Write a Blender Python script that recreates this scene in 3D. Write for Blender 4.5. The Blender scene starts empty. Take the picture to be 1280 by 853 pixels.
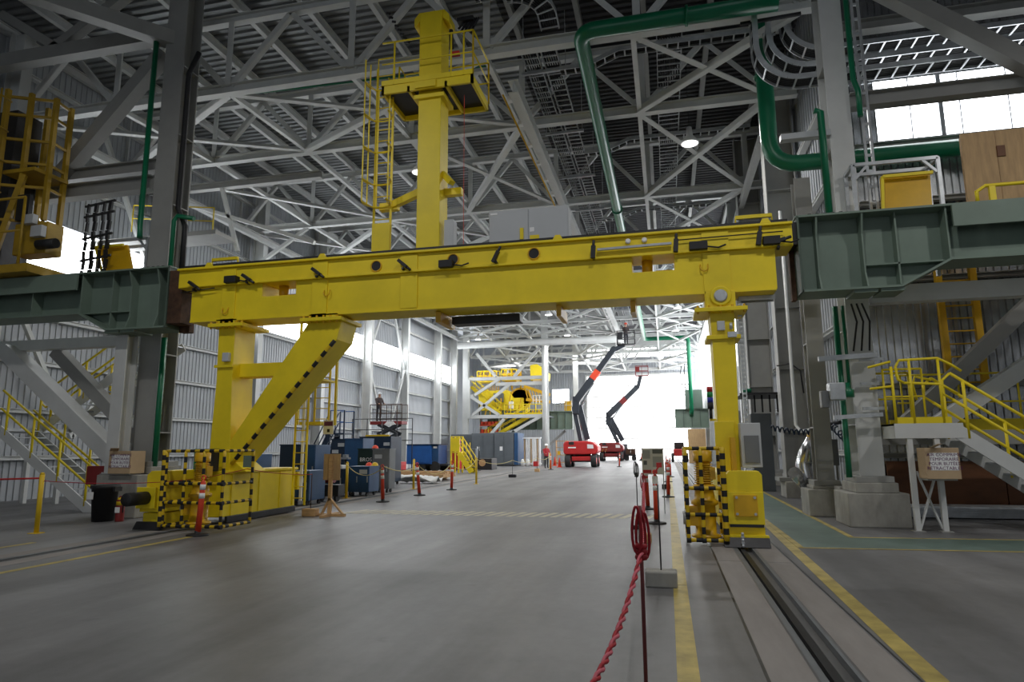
import bpy, math, random
from mathutils import Vector, Matrix
random.seed(7)
SC = bpy.context.scene
COL = SC.collection
# ------------------------------------------------------------------ camera
cam_d = bpy.data.cameras.new('camera'); cam_d.sensor_width = 36; cam_d.lens = 22.95
cam_d.clip_start = 0.05; cam_d.clip_end = 400
cam = bpy.data.objects.new('camera', cam_d); COL.objects.link(cam)
cam.matrix_world = Matrix([[0.973525, 0.042252, 0.224642, 0],
    [0.228507, -0.15489, -0.961142, 0],
    [-0.005815, 0.987028, -0.160444, 1.6],
    [0, 0, 0, 1]])
SC.camera = cam
# ------------------------------------------------------------------ sky, exposure
SC.view_settings.view_transform = 'Standard'; SC.view_settings.look = 'None'
SC.view_settings.gamma = 1.0; SC.view_settings.exposure = 0.0
SC.view_settings.use_curve_mapping = False
wd = bpy.data.worlds.new('overcast_sky'); SC.world = wd; wd.use_nodes = True
bg = wd.node_tree.nodes['Background']; bg.inputs[0].default_value = (0.86, 0.93, 1.0, 1); bg.inputs[1].default_value = 0.65
LAMP_W = 300.0
PANE_L, PANE_DOOR = 7.0, 4.5
SC.cycles.max_bounces = 6; SC.cycles.diffuse_bounces = 4; SC.cycles.glossy_bounces = 3
SC.cycles.sample_clamp_indirect = 4.0
# ------------------------------------------------------------------ materials
MATS = {}
def lin(c):
    return tuple(((x / 12.92) if x <= .04045 else ((x + .055) / 1.055) ** 2.4) for x in c)
def hexc(h):
    return lin(tuple(int(h[i:i + 2], 16) / 255 for i in (0, 2, 4)))
def mat(name, col, rough=.5, metal=0., var=.18, scale=1.6, stretch=(1, 1, 1), bump=0., emit=0., spec=.5):
    if isinstance(col, str): col = hexc(col)
    m = bpy.data.materials.new(name); m.use_nodes = True
    nt = m.node_tree; N = nt.nodes; L = nt.links; b = N['Principled BSDF']
    b.inputs['Roughness'].default_value = rough; b.inputs['Metallic'].default_value = metal
    b.inputs['Specular IOR Level'].default_value = spec
    tc = N.new('ShaderNodeTexCoord'); mp = N.new('ShaderNodeMapping'); mp.inputs['Scale'].default_value = stretch
    L.new(tc.outputs['Object'], mp.inputs['Vector'])
    nz = N.new('ShaderNodeTexNoise'); nz.inputs['Scale'].default_value = scale; nz.inputs['Detail'].default_value = 6
    nz.inputs['Roughness'].default_value = .62
    L.new(mp.outputs['Vector'], nz.inputs['Vector'])
    rp = N.new('ShaderNodeValToRGB'); rp.color_ramp.elements[0].position = .3; rp.color_ramp.elements[1].position = .72
    rp.color_ramp.elements[0].color = tuple(x * (1 - var) for x in col) + (1,)
    rp.color_ramp.elements[1].color = tuple(min(1, x * (1 + var * .6)) for x in col) + (1,)
    L.new(nz.outputs['Fac'], rp.inputs['Fac']); L.new(rp.outputs['Color'], b.inputs['Base Color'])
    if bump:
        bp = N.new('ShaderNodeBump'); bp.inputs['Strength'].default_value = bump; bp.inputs['Distance'].default_value = .02
        L.new(nz.outputs['Fac'], bp.inputs['Height']); L.new(bp.outputs['Normal'], b.inputs['Normal'])
    if emit:
        b.inputs['Emission Color'].default_value = tuple(col) + (1,); b.inputs['Emission Strength'].default_value = emit
    MATS[name] = m
    return m
Y_ = mat('yellow_paint', (.88, .68, .012), .48, 0, .12, 1.2)
YD = mat('ochre_yellow_paint', (.70, .40, .006), .4, 0, .15, 2)
YDD = mat('dark_ochre_paint', (.40, .25, .012), .5, 0, .25, 2)
RDD = mat('dark_red_paint', (.22, .018, .018), .45, 0, .2, 2)
RODM = mat('red_brown_rod', (.16, .03, .03), .6, 0, .3, 8)
YK = mat('safety_yellow', (.75, .50, .01), .45, 0, .15, 2)
BK = mat('black_rubber', (.012, .012, .014), .6, 0, .3, 5)
DK = mat('dark_steel', (.035, .035, .038), .45, .4, .3, 4)
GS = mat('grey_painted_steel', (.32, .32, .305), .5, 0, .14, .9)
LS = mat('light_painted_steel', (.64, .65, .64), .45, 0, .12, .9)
GV = mat('galvanised_steel', (.52, .54, .56), .38, .45, .25, 3)
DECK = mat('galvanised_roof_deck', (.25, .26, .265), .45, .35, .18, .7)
DECKSH = mat('shade_toned_roof_deck', (.055, .055, .06), .6, .1, .2, .7)  # roof deck with the shade put into its colour
WP = mat('white_wall_panel', (.42, .44, .47), .5, 0, .1, .5)
WA = mat('metal_wall_cladding', (.46, .47, .48), .25, .8, .3, 2.5)
GP = mat('sage_green_paint', (.175, .235, .19), .5, 0, .16, 1)
GPD = mat('dark_green_paint', (.08, .115, .09), .5, 0, .2, 1)
PG = mat('green_pipe_paint', (.004, .16, .072), .32, 0, .12, 1.5)
CC = mat('plinth_concrete', (.36, .35, .32), .85, 0, .3, 3, (1, 1, .5), .35)
RD = mat('red_paint', (.55, .022, .022), .4, 0, .15, 2)
RO = mat('fluorescent_orange_red', (.80, .07, .025), .5, 0, .1, 3)
WHT = mat('white_paint', (.88, .88, .88), .5, 0, .06, 2)
WOOD = mat('pine_wood', (.58, .36, .17), .7, 0, .25, 4, (1, 1, 6), .1)
PLY = mat('plywood', (.52, .34, .17), .7, 0, .22, 3, (4, 4, .6), .08)
PLYD = mat('dark_stained_plywood', (.17, .065, .025), .6, 0, .4, 1.2, (1, 1, 3))
CARD = mat('cardboard', (.50, .36, .22), .85, 0, .12, 2)
BL = mat('blue_paint', (.018, .075, .19), .42, 0, .2, 2)
BN = mat('navy_paint', (.010, .028, .062), .42, 0, .25, 2)
BB = mat('bright_blue_paint', (.012, .10, .36), .45, 0, .2, 2)
TG = mat('dark_green_box_paint', (.008, .028, .022), .45, 0, .25, 2)
GR = mat('mid_grey_paint', (.17, .18, .19), .5, 0, .15, 2)
GC = mat('container_grey', (.11, .125, .14), .5, 0, .22, .8)
LG = mat('cabinet_light_grey', (.50, .52, .54), .45, 0, .05, 1)
RUST = mat('rusty_steel', (.09, .045, .025), .8, .2, .6, 5)
FY = mat('floor_paint_yellow', (.46, .36, .10), .55, 0, .42, 3)
FW = mat('floor_paint_pale', (.50, .46, .33), .6, 0, .3, 4)
FG = mat('floor_paint_green', (.13, .19, .165), .42, 0, .25, 1.2)
TIRE = mat('tyre_rubber', (.025, .024, .024), .8, 0, .3, 6)
CHAR = mat('charcoal_boom_paint', (.035, .042, .055), .4, .1, .2, 2)
SIL = mat('silver_foil_jacket', (.72, .72, .73), .22, .95, .15, 6, bump=.3)
SKIN = mat('skin', (.45, .25, .17), .6, 0, .05, 3)
TARP = mat('white_plastic_sheet', (.74, .74, .72), .4, 0, .12, 3)
LR = mat('lamp_red_lens', (.5, .01, .01), .3, 0, .05, 3)
LGN = mat('lamp_green_lens', (.01, .25, .07), .3, 0, .05, 3)
LB = mat('lamp_blue_lens', (.01, .03, .35), .3, 0, .05, 3)
ROPE = mat('red_rope', (.42, .015, .025), .7, 0, .35, 30)
ROPEY = mat('yellow_rope', (.6, .5, .18), .7, 0, .2, 30)
PURP = mat('purple_print', (.12, .02, .10), .6, 0, .05, 3)
MUL = mat('window_bar_grey', (.30, .31, .33), .5, .2, .1, 2)
PANE = mat('translucent_window_pane', (.93, .97, 1.0), .5, 0, .02, .6, emit=PANE_L)
PANED = mat('translucent_door_pane', (1.0, 1.0, 1.0), .5, 0, .02, .6, emit=PANE_DOOR)
LED = mat('lamp_lens', (1, .98, .95), .4, 0, .02, 1, emit=4)

def floor_mat():
    m = bpy.data.materials.new('worn_concrete_floor'); m.use_nodes = True
    nt = m.node_tree; N = nt.nodes; L = nt.links; b = N['Principled BSDF']
    tc = N.new('ShaderNodeTexCoord')
    def noise(scale, st, det=8, ro=.6):
        mp = N.new('ShaderNodeMapping'); mp.inputs['Scale'].default_value = st
        L.new(tc.outputs['Object'], mp.inputs['Vector'])
        n = N.new('ShaderNodeTexNoise'); n.inputs['Scale'].default_value = scale; n.inputs['Detail'].default_value = det
        n.inputs['Roughness'].default_value = ro; L.new(mp.outputs['Vector'], n.inputs['Vector'])
        return n.outputs['Fac']
    def ramp(f, p0, p1, c0, c1):
        r = N.new('ShaderNodeValToRGB'); r.color_ramp.elements[0].position = p0; r.color_ramp.elements[1].position = p1
        r.color_ramp.elements[0].color = c0 + (1,); r.color_ramp.elements[1].color = c1 + (1,)
        L.new(f, r.inputs['Fac']); return r.outputs['Color']
    def mul(a, c):
        x = N.new('ShaderNodeMix'); x.data_type = 'RGBA'; x.blend_type = 'MULTIPLY'; x.inputs[0].default_value = 1
        L.new(a, x.inputs[6]); L.new(c, x.inputs[7]); return x.outputs[2]
    base = ramp(noise(.35, (1, 1, 1)), .3, .72, (.135, .135, .14), (.22, .22, .224))
    tracks = ramp(noise(.9, (1.0, .07, 1), 5, .55), .36, .6, (.62, .615, .61), (1.06, 1.06, 1.06))
    fine = ramp(noise(7, (1, .6, 1), 8, .7), .3, .7, (.86, .86, .86), (1.05, 1.05, 1.05))
    spots = ramp(noise(3.2, (1, 1, 1), 3, .5), .24, .33, (.8, .8, .8), (1.0, 1.0, 1.0))
    L.new(mul(mul(mul(base, tracks), fine), spots), b.inputs['Base Color'])
    rr = N.new('ShaderNodeMapRange'); rr.inputs[3].default_value = .36; rr.inputs[4].default_value = .58
    L.new(noise(.8, (1, .3, 1)), rr.inputs[0]); L.new(rr.outputs[0], b.inputs['Roughness'])
    b.inputs['Specular IOR Level'].default_value = .45
    bp = N.new('ShaderNodeBump'); bp.inputs['Strength'].default_value = .06; bp.inputs['Distance'].default_value = .01
    L.new(noise(9, (1, 1, 1)), bp.inputs['Height']); L.new(bp.outputs['Normal'], b.inputs['Normal'])
    return m
FLOOR = floor_mat()
# ------------------------------------------------------------------ mesh builder
OFF = {}
class MB:
    def __init__(s): s.v = []; s.f = []; s.m = []; s.s = []
    def _add(s, vs, fs, mi=0, sm=False):
        k = len(s.v); s.v += [tuple(v) for v in vs]
        for f in fs: s.f.append(tuple(i + k for i in f)); s.m.append(mi); s.s.append(sm)
        return s
    def box(s, x0, x1, y0, y1, z0, z1, mi=0):
        x0, x1 = min(x0, x1), max(x0, x1); y0, y1 = min(y0, y1), max(y0, y1); z0, z1 = min(z0, z1), max(z0, z1)
        return s._add([(x, y, z) for z in (z0, z1) for y in (y0, y1) for x in (x0, x1)],
            [(0, 2, 3, 1), (4, 5, 7, 6), (0, 1, 5, 4), (2, 6, 7, 3), (0, 4, 6, 2), (1, 3, 7, 5)], mi)
    def frame(s, p, q, up):
        p = Vector(p); q = Vector(q); d = (q - p).normalized(); up = Vector(up)
        if abs(d.dot(up)) > .985: up = Vector((0, 1, 0)) if abs(d.y) < .9 else Vector((1, 0, 0))
        side = d.cross(up).normalized(); u = side.cross(d).normalized()
        return p, q, side, u
    def bar(s, p, q, w, h, up=(0, 0, 1), mi=0, o=(0, 0)):
        p, q, sd, u = s.frame(p, q, up)
        vs = []
        for c in (p, q):
            for a, b in ((-1, -1), (1, -1), (1, 1), (-1, 1)):
                vs.append(c + sd * (a * w / 2 + o[0]) + u * (b * h / 2 + o[1]))
        return s._add(vs, [(0, 1, 2, 3), (7, 6, 5, 4), (0, 4, 5, 1), (1, 5, 6, 2), (2, 6, 7, 3), (3, 7, 4, 0)], mi)
    def ibeam(s, p, q, w, h, t=.02, up=(0, 0, 1), mi=0):   # wide flange: flange width w, depth h along up
        s.bar(p, q, w, t, up, mi, (0, h / 2 - t / 2)); s.bar(p, q, w, t, up, mi, (0, -h / 2 + t / 2))
        return s.bar(p, q, t, h - 2 * t, up, mi)
    def angle(s, p, q, w, h, t=.012, up=(0, 0, 1), mi=0):
        s.bar(p, q, w, t, up, mi, (0, -h / 2)); return s.bar(p, q, t, h, up, mi, (-w / 2, 0))
    def tube(s, pts, r, n=8, mi=0, mis=None):
        pts = [Vector(p) for p in pts]; k = len(s.v); rings = []
        up = None
        for i, p in enumerate(pts):
            d = ((pts[min(i + 1, len(pts) - 1)] - pts[max(i - 1, 0)])).normalized()
            if up is None:
                up = Vector((0, 0, 1)) if abs(d.z) < .9 else Vector((1, 0, 0))
            sd = d.cross(up)
            if sd.length < 1e-4: sd = d.orthogonal()
            sd.normalize(); up = sd.cross(d).normalized()
            rr = r[i] if isinstance(r, (list, tuple)) else r
            rings.append([p + (sd * math.cos(a) + up * math.sin(a)) * rr for a in (2 * math.pi * j / n for j in range(n))])
        vs = [v for R_ in rings for v in R_]
        s.v += [tuple(v) for v in vs]
        for i in range(len(rings) - 1):
            for j in range(n):
                j2 = (j + 1) % n
                s.f.append((k + i * n + j, k + i * n + j2, k + (i + 1) * n + j2, k + (i + 1) * n + j))
                s.m.append(mis[i] if mis else mi); s.s.append(n > 5)
        s.f.append(tuple(k + j for j in range(n - 1, -1, -1))); s.m.append(mis[0] if mis else mi); s.s.append(False)
        e = k + (len(rings) - 1) * n
        s.f.append(tuple(e + j for j in range(n))); s.m.append(mis[-1] if mis else mi); s.s.append(False)
        return s
    def cyl(s, p, q, r, n=16, mi=0, r2=None):
        return s.tube([p, q], [r, r if r2 is None else r2], n, mi)
    def lathe(s, c, prof, n=18, mi=0, axis='z'):         # profile of (radius, height) about an axis through c
        pts = []; rs = []
        c = Vector(c); ax = {'z': Vector((0, 0, 1)), 'y': Vector((0, 1, 0)), 'x': Vector((1, 0, 0))}[axis]
        a1 = ax.orthogonal().normalized(); a2 = ax.cross(a1); k = len(s.v); m = len(prof)
        for r, h in prof:
            for j in range(n):
                a = 2 * math.pi * j / n
                s.v.append(tuple(c + ax * h + (a1 * math.cos(a) + a2 * math.sin(a)) * max(r, .0005)))
        for i in range(m - 1):
            for j in range(n):
                j2 = (j + 1) % n
                s.f.append((k + i * n + j, k + i * n + j2, k + (i + 1) * n + j2, k + (i + 1) * n + j)); s.m.append(mi); s.s.append(True)
        s.f.append(tuple(k + j for j in range(n - 1, -1, -1))); s.m.append(mi); s.s.append(False)
        s.f.append(tuple(k + (m - 1) * n + j for j in range(n))); s.m.append(mi); s.s.append(False)
        return s
    def prism(s, poly, a, b, axis='y', mi=0):             # poly of 2d points, extruded along axis a..b
        def P(u, w, t): return {'y': (u, t, w), 'x': (t, u, w), 'z': (u, w, t)}[axis]
        n = len(poly)
        vs = [P(u, w, a) for u, w in poly] + [P(u, w, b) for u, w in poly]
        return s._add(vs, [tuple(range(n))[::-1], tuple(range(n, 2 * n))] + [(i, (i + 1) % n, n + (i + 1) % n, n + i) for i in range(n)], mi)
    def banded(s, p, q, r, band=.11, n=10):               # hazard-striped tube, alternating materials 0 and 1
        p = Vector(p); q = Vector(q); k = max(2, int(round((q - p).length / band)))
        return s.tube([p.lerp(q, i / k) for i in range(k + 1)], r, n, mis=[i % 2 for i in range(k)])
    def corr(s, axis, u0, u1, v0, v1, w, pitch=.3, d=.04, mi=0):
        """corrugated sheet; u runs across the ribs, v along them, w is the sheet's own level.
        axis 'x': plane x=w, ribs vertical, u=y, v=z; 'y': plane y=w, u=x, v=z; 'z': level z=w, u=y, v=x"""
        prof = []
        n = max(1, int((u1 - u0) / pitch))
        p = (u1 - u0) / n
        for i in range(n):
            b = u0 + i * p
            prof += [(b, 0), (b + p * .42, 0), (b + p * .5, d), (b + p * .92, d)]
        prof.append((u1, 0))
        def P(u, v, h): return {'x': (w + h, u, v), 'y': (u, w + h, v), 'z': (v, u, w + h)}[axis]
        k = len(s.v)
        for u, h in prof:
            s.v.append(P(u, v0, h)); s.v.append(P(u, v1, h))
        for i in range(len(prof) - 1):
            a = k + 2 * i
            s.f.append((a, a + 1, a + 3, a + 2)); s.m.append(mi); s.s.append(False)
        return s
    def build(s, name, mats, parent=None, bevel=0, loc=None):
        me = bpy.data.meshes.new(name)
        o_ = Vector(loc) if loc is not None else (OFF[parent.name] if parent else Vector((0, 0, 0)))
        me.from_pydata([(v[0] - o_.x, v[1] - o_.y, v[2] - o_.z) for v in s.v], [], s.f)
        for m in (mats if isinstance(mats, (list, tuple)) else [mats]): me.materials.append(m)
        me.polygons.foreach_set('material_index', s.m); me.polygons.foreach_set('use_smooth', s.s)
        me.update()
        o = bpy.data.objects.new(name, me); COL.objects.link(o)
        if parent: o.parent = parent; OFF[o.name] = OFF[parent.name]
        else: OFF[o.name] = Vector(o_); o.location = o_
        if bevel:
            b = o.modifiers.new('edge', 'BEVEL'); b.width = bevel; b.segments = 2; b.limit_method = 'ANGLE'
        return o
def tag(o, label=None, cat=None, group=None, kind=None):
    if label: o['label'] = label
    if cat: o['category'] = cat
    if group: o['group'] = group
    if kind: o['kind'] = kind
    return o
def thing(name, loc, label, cat, group=None):
    o = bpy.data.objects.new(name, None); COL.objects.link(o); o.location = loc; o.empty_display_size = .2
    OFF[o.name] = Vector(loc)
    return tag(o, label, cat, group)
KIDS = {}
def copy_tree(o, parent=None):
    c = o.copy(); COL.objects.link(c); OFF[c.name] = OFF[o.name].copy()
    if parent is not None: c.parent = parent
    for ch in list(o.children): copy_tree(ch, c)
    return c
def copy_thing(o, loc, label, rz=0, scale=None, group=None):
    c = copy_tree(o); c.location = loc; c.rotation_euler = (0, 0, rz); c['label'] = label; OFF[c.name] = Vector(loc)
    if scale: c.scale = scale
    if group: c['group'] = group
    return c
def text(parent, body, c, size, m, rz=0, name='lettering', align='CENTER', spacing=1.0):
    """flat lettering facing -Y (turned by rz about the vertical)"""
    cu = bpy.data.curves.new('lettering', 'FONT'); cu.body = body; cu.size = size; cu.align_x = align; cu.align_y = 'CENTER'
    cu.extrude = .001; cu.space_line = spacing; cu.resolution_u = 2
    t = bpy.data.objects.new('tmp', cu); COL.objects.link(t)
    bpy.context.view_layer.update()
    me = bpy.data.meshes.new_from_object(t.evaluated_get(bpy.context.evaluated_depsgraph_get()))
    bpy.data.objects.remove(t)
    me.transform(Matrix.Translation(Vector(c) - OFF[parent.name]) @ Matrix.Rotation(rz, 4, 'Z') @ Matrix.Rotation(math.pi / 2, 4, 'X'))
    me.materials.clear(); me.materials.append(m)
    o = bpy.data.objects.new(name, me); COL.objects.link(o); o.parent = parent; OFF[o.name] = OFF[parent.name]
    return o
def arc(c, r, a0, a1, ax1, ax2, n=8):
    c = Vector(c); a = Vector(ax1); b = Vector(ax2)
    return [c + a * (r * math.cos(math.radians(a0 + (a1 - a0) * i / n))) + b * (r * math.sin(math.radians(a0 + (a1 - a0) * i / n))) for i in range(n + 1)]
# ================================================================== SETTING
XL, XR, YB, YD_ = -20.5, 4.7, -26.0, 80.0
# floor with two recessed rail slots
prof = [(XL - 1, 0), (-9.74, 0), (-9.74, -.06), (-9.44, -.06), (-9.44, 0), (.96, 0), (.96, -.06), (1.26, -.06), (1.26, 0), (15, 0)]
m = MB(); k = 0
ys = [YB, 0, 10, 20, 40, 96]
for x, z in prof:
    for y in ys: m.v.append((x, y, z))
n = len(ys)
for i in range(len(prof) - 1):
    for j in range(n - 1):
        m.f.append((i * n + j, (i + 1) * n + j, (i + 1) * n + j + 1, i * n + j + 1)); m.m.append(0); m.s.append(False)
floor = tag(m.build('floor', FLOOR), kind='structure')
INF = mat('infill_concrete', (.27, .25, .235), .8, 0, .25, 2, (1, .2, 1), .1)
for xa, xb, xc in ((.96, 1.26, 1.09), (-9.74, -9.44, -9.6)):
    MB().box(xc - .035, xc + .035, YB, 90, -.058, -.012).build('rail', DK, floor)
    MB().box(xa + .001, xc - .075, YB, 90, -.058, -.002).build('rail_edge_strip', GR, floor)
    MB().box(xb - .03, xb - .001, YB, 90, -.058, .001).build('rail_edge_strip', GR, floor)
    for s0 in (xa - .34, xb + .02):
        for j in range(12):
            a = -2 + j * 6.0
            MB().box(s0, s0 + .32, a, a + 5.97, -.01, .0015).build('infill_slab', INF, floor)
    if xa > 0:
        MB().box(xa - .36, xa - .335, YB, 90, -.01, .0025).build('joint_strip', DK, floor)
        MB().box(xb + .36, xb + .375, YB, 90, -.01, .0025).build('joint_strip', DK, floor)
def paint(x0, x1, y0, y1, m_=FY, name='painted_stripe'):
    return MB().box(x0, x1, y0, y1, -.004, .003).build(name, m_, floor)
for j in range(11): paint(0.0, .155, 2 + j * 6.2, 2 + j * 6.2 + 6.17)
MB()._add([(1.60, 3, .003), (1.76, 3, .003), (2.08, 18, .003), (1.92, 18, .003)], [(0, 1, 2, 3)]).build('painted_stripe', FY, floor)
paint(-8.68, -8.56, -4, 10.8, FY)
paint(-10.9, -10.78, -4, 9.6, FY)
# green walkway and its yellow edges
MB()._add([(2.02, 11.5, .003), (9.0, 11.9, .003), (9.0, 13.2, .003), (3.08, 12.85, .003), (3.2, 30, .003), (2.06, 30, .003)], [(0, 1, 2, 3), (0, 3, 4, 5)]).build('painted_walkway', FG, floor)
def stripe(p, q, w=.07):
    return MB().bar((p[0], p[1], .004), (q[0], q[1], .004), w, .004).build('painted_stripe', FY, floor)
stripe((1.98, 11.46), (9, 11.86)); stripe((3.05, 12.88), (9, 13.26)); stripe((1.99, 11.46), (2.02, 30), .1); stripe((3.08, 12.88), (3.24, 30), .1)
for j in range(29):                                      # hatched crossing of slanted dashes
    x = -7.95 + j * .262
    MB()._add([(x, 15.25, .003), (x + .15, 15.25, .003), (x + .34, 16.25, .003), (x + .19, 16.25, .003)], [(0, 1, 2, 3)]).build('crossing_dash', FW, floor)
# ---------------- ceiling: ribbed deck and purlins
m = MB().corr('z', YB, YD_, XL, -4.6, 15.25, .3, .07)
ceil = tag(m.build('ceiling', DECK), kind='structure')
MB().corr('z', YB, YD_, -4.6, XR + .3, 15.25, .3, .07).build('shade_toned_deck', DECKSH, ceil)  # right side gets less window light; that shade is in the deck colour
MB().corr('z', YB, 17.5, XR + .3, 15, 13.6, .3, .07).build('annex_deck', DECKSH, ceil)
pm_ = None
NX = [-20.3 + 2.015 * i for i in range(13)]
for i, x in enumerate(NX):
    p = MB().ibeam((x, 6, 15.06), (x, YD_, 15.06), .16, .3, .02)
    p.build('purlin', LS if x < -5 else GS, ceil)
# ---------------- left wall
WB0, WB1 = 7.74, 9.38
wl = tag(MB().corr('x', YB, 62, 0, WB0, XL, .22, .028).build('wall_left', WP), kind='structure')
MB().corr('x', YB, 62, WB1, 15.25, XL, .22, .028).build('upper_cladding', WP, wl)
MB().corr('x', YB, 15.3, WB0, WB1, XL, .3, .05).build('blind_panel', WP, wl)  # unseen stretch closed to keep window light off the left foreground
win = tag(MB().box(XL - .05, XL + .1, 15.3, 62, WB0 - .06, WB0).build('window_1', MUL), kind='structure')
MB().box(XL - .05, XL + .1, 15.3, 62, WB1, WB1 + .06).build('window_head', MUL, win)
cols_y = [-17.7, -11.1, -4.5, 2.1, 8.7, 15.3, 21.9, 28.5, 34.8, 41.3, 47.9, 55.6, 60.2]
for a, b in zip(cols_y, cols_y[1:] + [62]):
    if a < 15: continue
    MB().box(XL - .02, XL + .0, a + .03, b - .03, WB0, WB1).build('window_pane', PANE, win)
    MB().box(XL - .03, XL + .05, a - .03, a + .03, WB0, WB1).build('window_bar', MUL, win)
for z in (1.35, 2.85, 4.45, 6.0, 7.55, 11.0, 12.6, 14.0):
    MB().ibeam((XL + .16, YB, z), (XL + .16, 62, z), .2, .14, .02).build('girt', LS, wl)
for y in cols_y:
    if y < 8: continue
    c = MB().ibeam((XL + .62, y, 0), (XL + .62, y, 15), .36, .62, .04, (1, 0, 0))
    c.build('column', LS, wl)
for a, b in ((41.3, 47.9), (15.3, 21.9)):
    for za, zb, ya, yb in ((7.7, 13.4, a, (a + b) / 2), (7.7, 13.4, b, (a + b) / 2), (7.6, 2.0, a, (a + b) / 2), (7.6, 2.0, b, (a + b) / 2)):
        MB().bar((XL + .6, ya, za), (XL + .6, yb, zb), .14, .14, (1, 0, 0)).build('wall_brace', LS, wl)
# ---------------- right wall of the aisle
wr = tag(MB().corr('x', 17.5, YD_, 0, 6.6, XR, .3, .05).build('wall_right', WP), kind='structure')
MB().corr('x', 17.5, YD_, 13.0, 15.25, XR, .3, .05).build('upper_cladding', WP, wr)
win = tag(MB().box(XR - .1, XR + .05, 17.5, YD_, 6.6, 6.66).build('window_2', MUL), kind='structure')
MB().box(XR - .1, XR + .05, 17.5, YD_, 12.94, 13.0).build('window_head', MUL, win)
ry = [17.5, 22.4, 28.9, 35.4, 41.9, 48.4, 54.9, 61.4, 67.9, 74.4, 80]
for a, b in zip(ry[:-1], ry[1:]):
    if a < 30:
        MB().corr('x', a + .03, b - .03, 6.66, 12.94, XR, .3, .05).build('blind_panel', WP, wr)
    else:
        MB().box(XR, XR + .02, a + .03, b - .03, 6.66, 12.94).build('window_pane', PANE, win)
    MB().box(XR - .06, XR + .03, a - .03, a + .03, 6.66, 12.94).build('window_bar', MUL, win)
for z in (1.4, 3.0, 4.7, 6.4, 8.6, 10.8):
    MB().ibeam((XR - .14, 17.6, z), (XR - .14, YD_, z), .2, .14, .02).build('girt', LS, wr)
for y in ry[3:-1]:
    MB().ibeam((XR - .62, y, 0), (XR - .62, y, 15), .36, .62, .04, (1, 0, 0)).build('column', LS, wr)
# ---------------- annex wall on the right, facing the camera
AY = 17.5
wa = tag(MB().corr('y', XR, 14.5, 0, 9.25, AY, .165, .05).build('wall_annex', WA), kind='structure')
MB().corr('y', XR, 5.62, 9.25, 10.95, AY, .165, .05).build('window_cheek', WA, wa)
MB().corr('y', XR, 14.5, 10.95, 13.6, AY, .165, .05).build('upper_cladding', WA, wa)
win = tag(MB().box(5.6, 14.5, AY - .1, AY + .06, 9.2, 9.27).build('window_3', MUL), kind='structure')
for i, x in enumerate([5.62, 6.42, 7.12, 7.55, 8.62, 9.6, 10.6, 11.6, 12.6, 13.5]):
    x2 = ([5.62, 6.42, 7.12, 7.55, 8.62, 9.6, 10.6, 11.6, 12.6, 13.5, 14.5])[i + 1]
    MB().box(x + .01, x2 - .01, AY, AY + .02, 9.27, 10.95).build('window_pane', PANE, win)
    MB().box(x2 - (.05 if i == 1 else .012), x2 + (.05 if i == 1 else .012), AY - .04, AY + .03, 9.27, 10.95).build('window_bar', MUL, win)
for z in (1.35, 3.0, 5.6, 7.6, 9.12):
    MB().ibeam((XR + .3, AY - .14, z), (14.5, AY - .14, z), .2, .12, .02).build('girt', GS, wa)
m = MB(); m.corr('x', YB, AY, 0, 13.6, 14.5, .3, -.05); tag(m.build('wall_side', WA), kind='structure')
# dark boards along the wall base
for i in range(4):
    MB().box(5.0 + i * 2.42, 7.40 + i * 2.42, AY - .32, AY - .26, .24, 1.22).build('kick_board', PLYD, wa)
# ---------------- far wall with the big sectional door
DX0, DX1, DZ = -9.25, 2.75, 10.1
wf = tag(MB().corr('y', XL - 4, DX0, 0, 6.95, YD_, .3, -.05).build('wall_far', WP), kind='structure')
MB().corr('y', XL - 4, -13.6, 6.95, 8.6, YD_, .3, -.05).build('window_cheek', WP, wf)
MB().corr('y', -11.5, DX0, 6.95, 8.6, YD_, .3, -.05).build('window_cheek', WP, wf)
MB().corr('y', XL - 4, DX0, 8.6, 15.25, YD_, .3, -.05).build('upper_cladding', WP, wf)
MB().corr('y', DX0, DX1, DZ, 12.2, YD_, .3, -.05).build('door_header', WP, wf)
MB().corr('y', DX1, XR + .3, 0, 15.25, YD_, .3, -.05).build('door_cheek', WP, wf)
MB().box(DX0, DX1, YD_ - .05, YD_ + .1, 13.42, 15.25).build('eave_beam', LS, wf)
win = tag(MB().box(-13.6, -11.5, YD_ - .08, YD_ + .06, 6.88, 6.95).build('window_4', MUL), kind='structure')
MB().box(-13.58, -11.52, YD_, YD_ + .02, 6.95, 8.6).build('window_pane', PANE, win)
win = tag(MB().box(DX0, DX1, YD_ - .08, YD_ + .06, 12.2, 12.3).build('window_5', MUL), kind='structure')
for i in range(6): MB().box(DX0 + 2 * i + .04, DX0 + 2 * i + 1.96, YD_, YD_ + .02, 12.3, 13.4).build('window_pane', PANED, win)
door = tag(MB().box(DX0 - .25, DX0, YD_ - .2, YD_ + .1, 0, DZ + .2).box(DX1, DX1 + .25, YD_ - .2, YD_ + .1, 0, DZ + .2).box(DX0, DX1, YD_ - .2, YD_ + .1, DZ, DZ + .2).build('door_1', LS), kind='structure')
for i in range(8):
    z = i * DZ / 8
    MB().box(DX0, DX1, YD_, YD_ + .04, z + .06, z + DZ / 8 - .06).build('door_section', PANED, door)
    MB().box(DX0, DX1, YD_ - .03, YD_ + .05, z - .06, z + .06).build('door_rail', GS, door)
# side wall of the bay behind the braced frame
m = MB().corr('x', 62, YD_, 0, 15.25, XL - 3.5, .3, .05); tag(m.build('wall_bay', WP), kind='structure')
m = MB().corr('y', XL - 3.5, XL, 0, 15.25, 62, .3, .05); tag(m.build('wall_return', WP), kind='structure')
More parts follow.
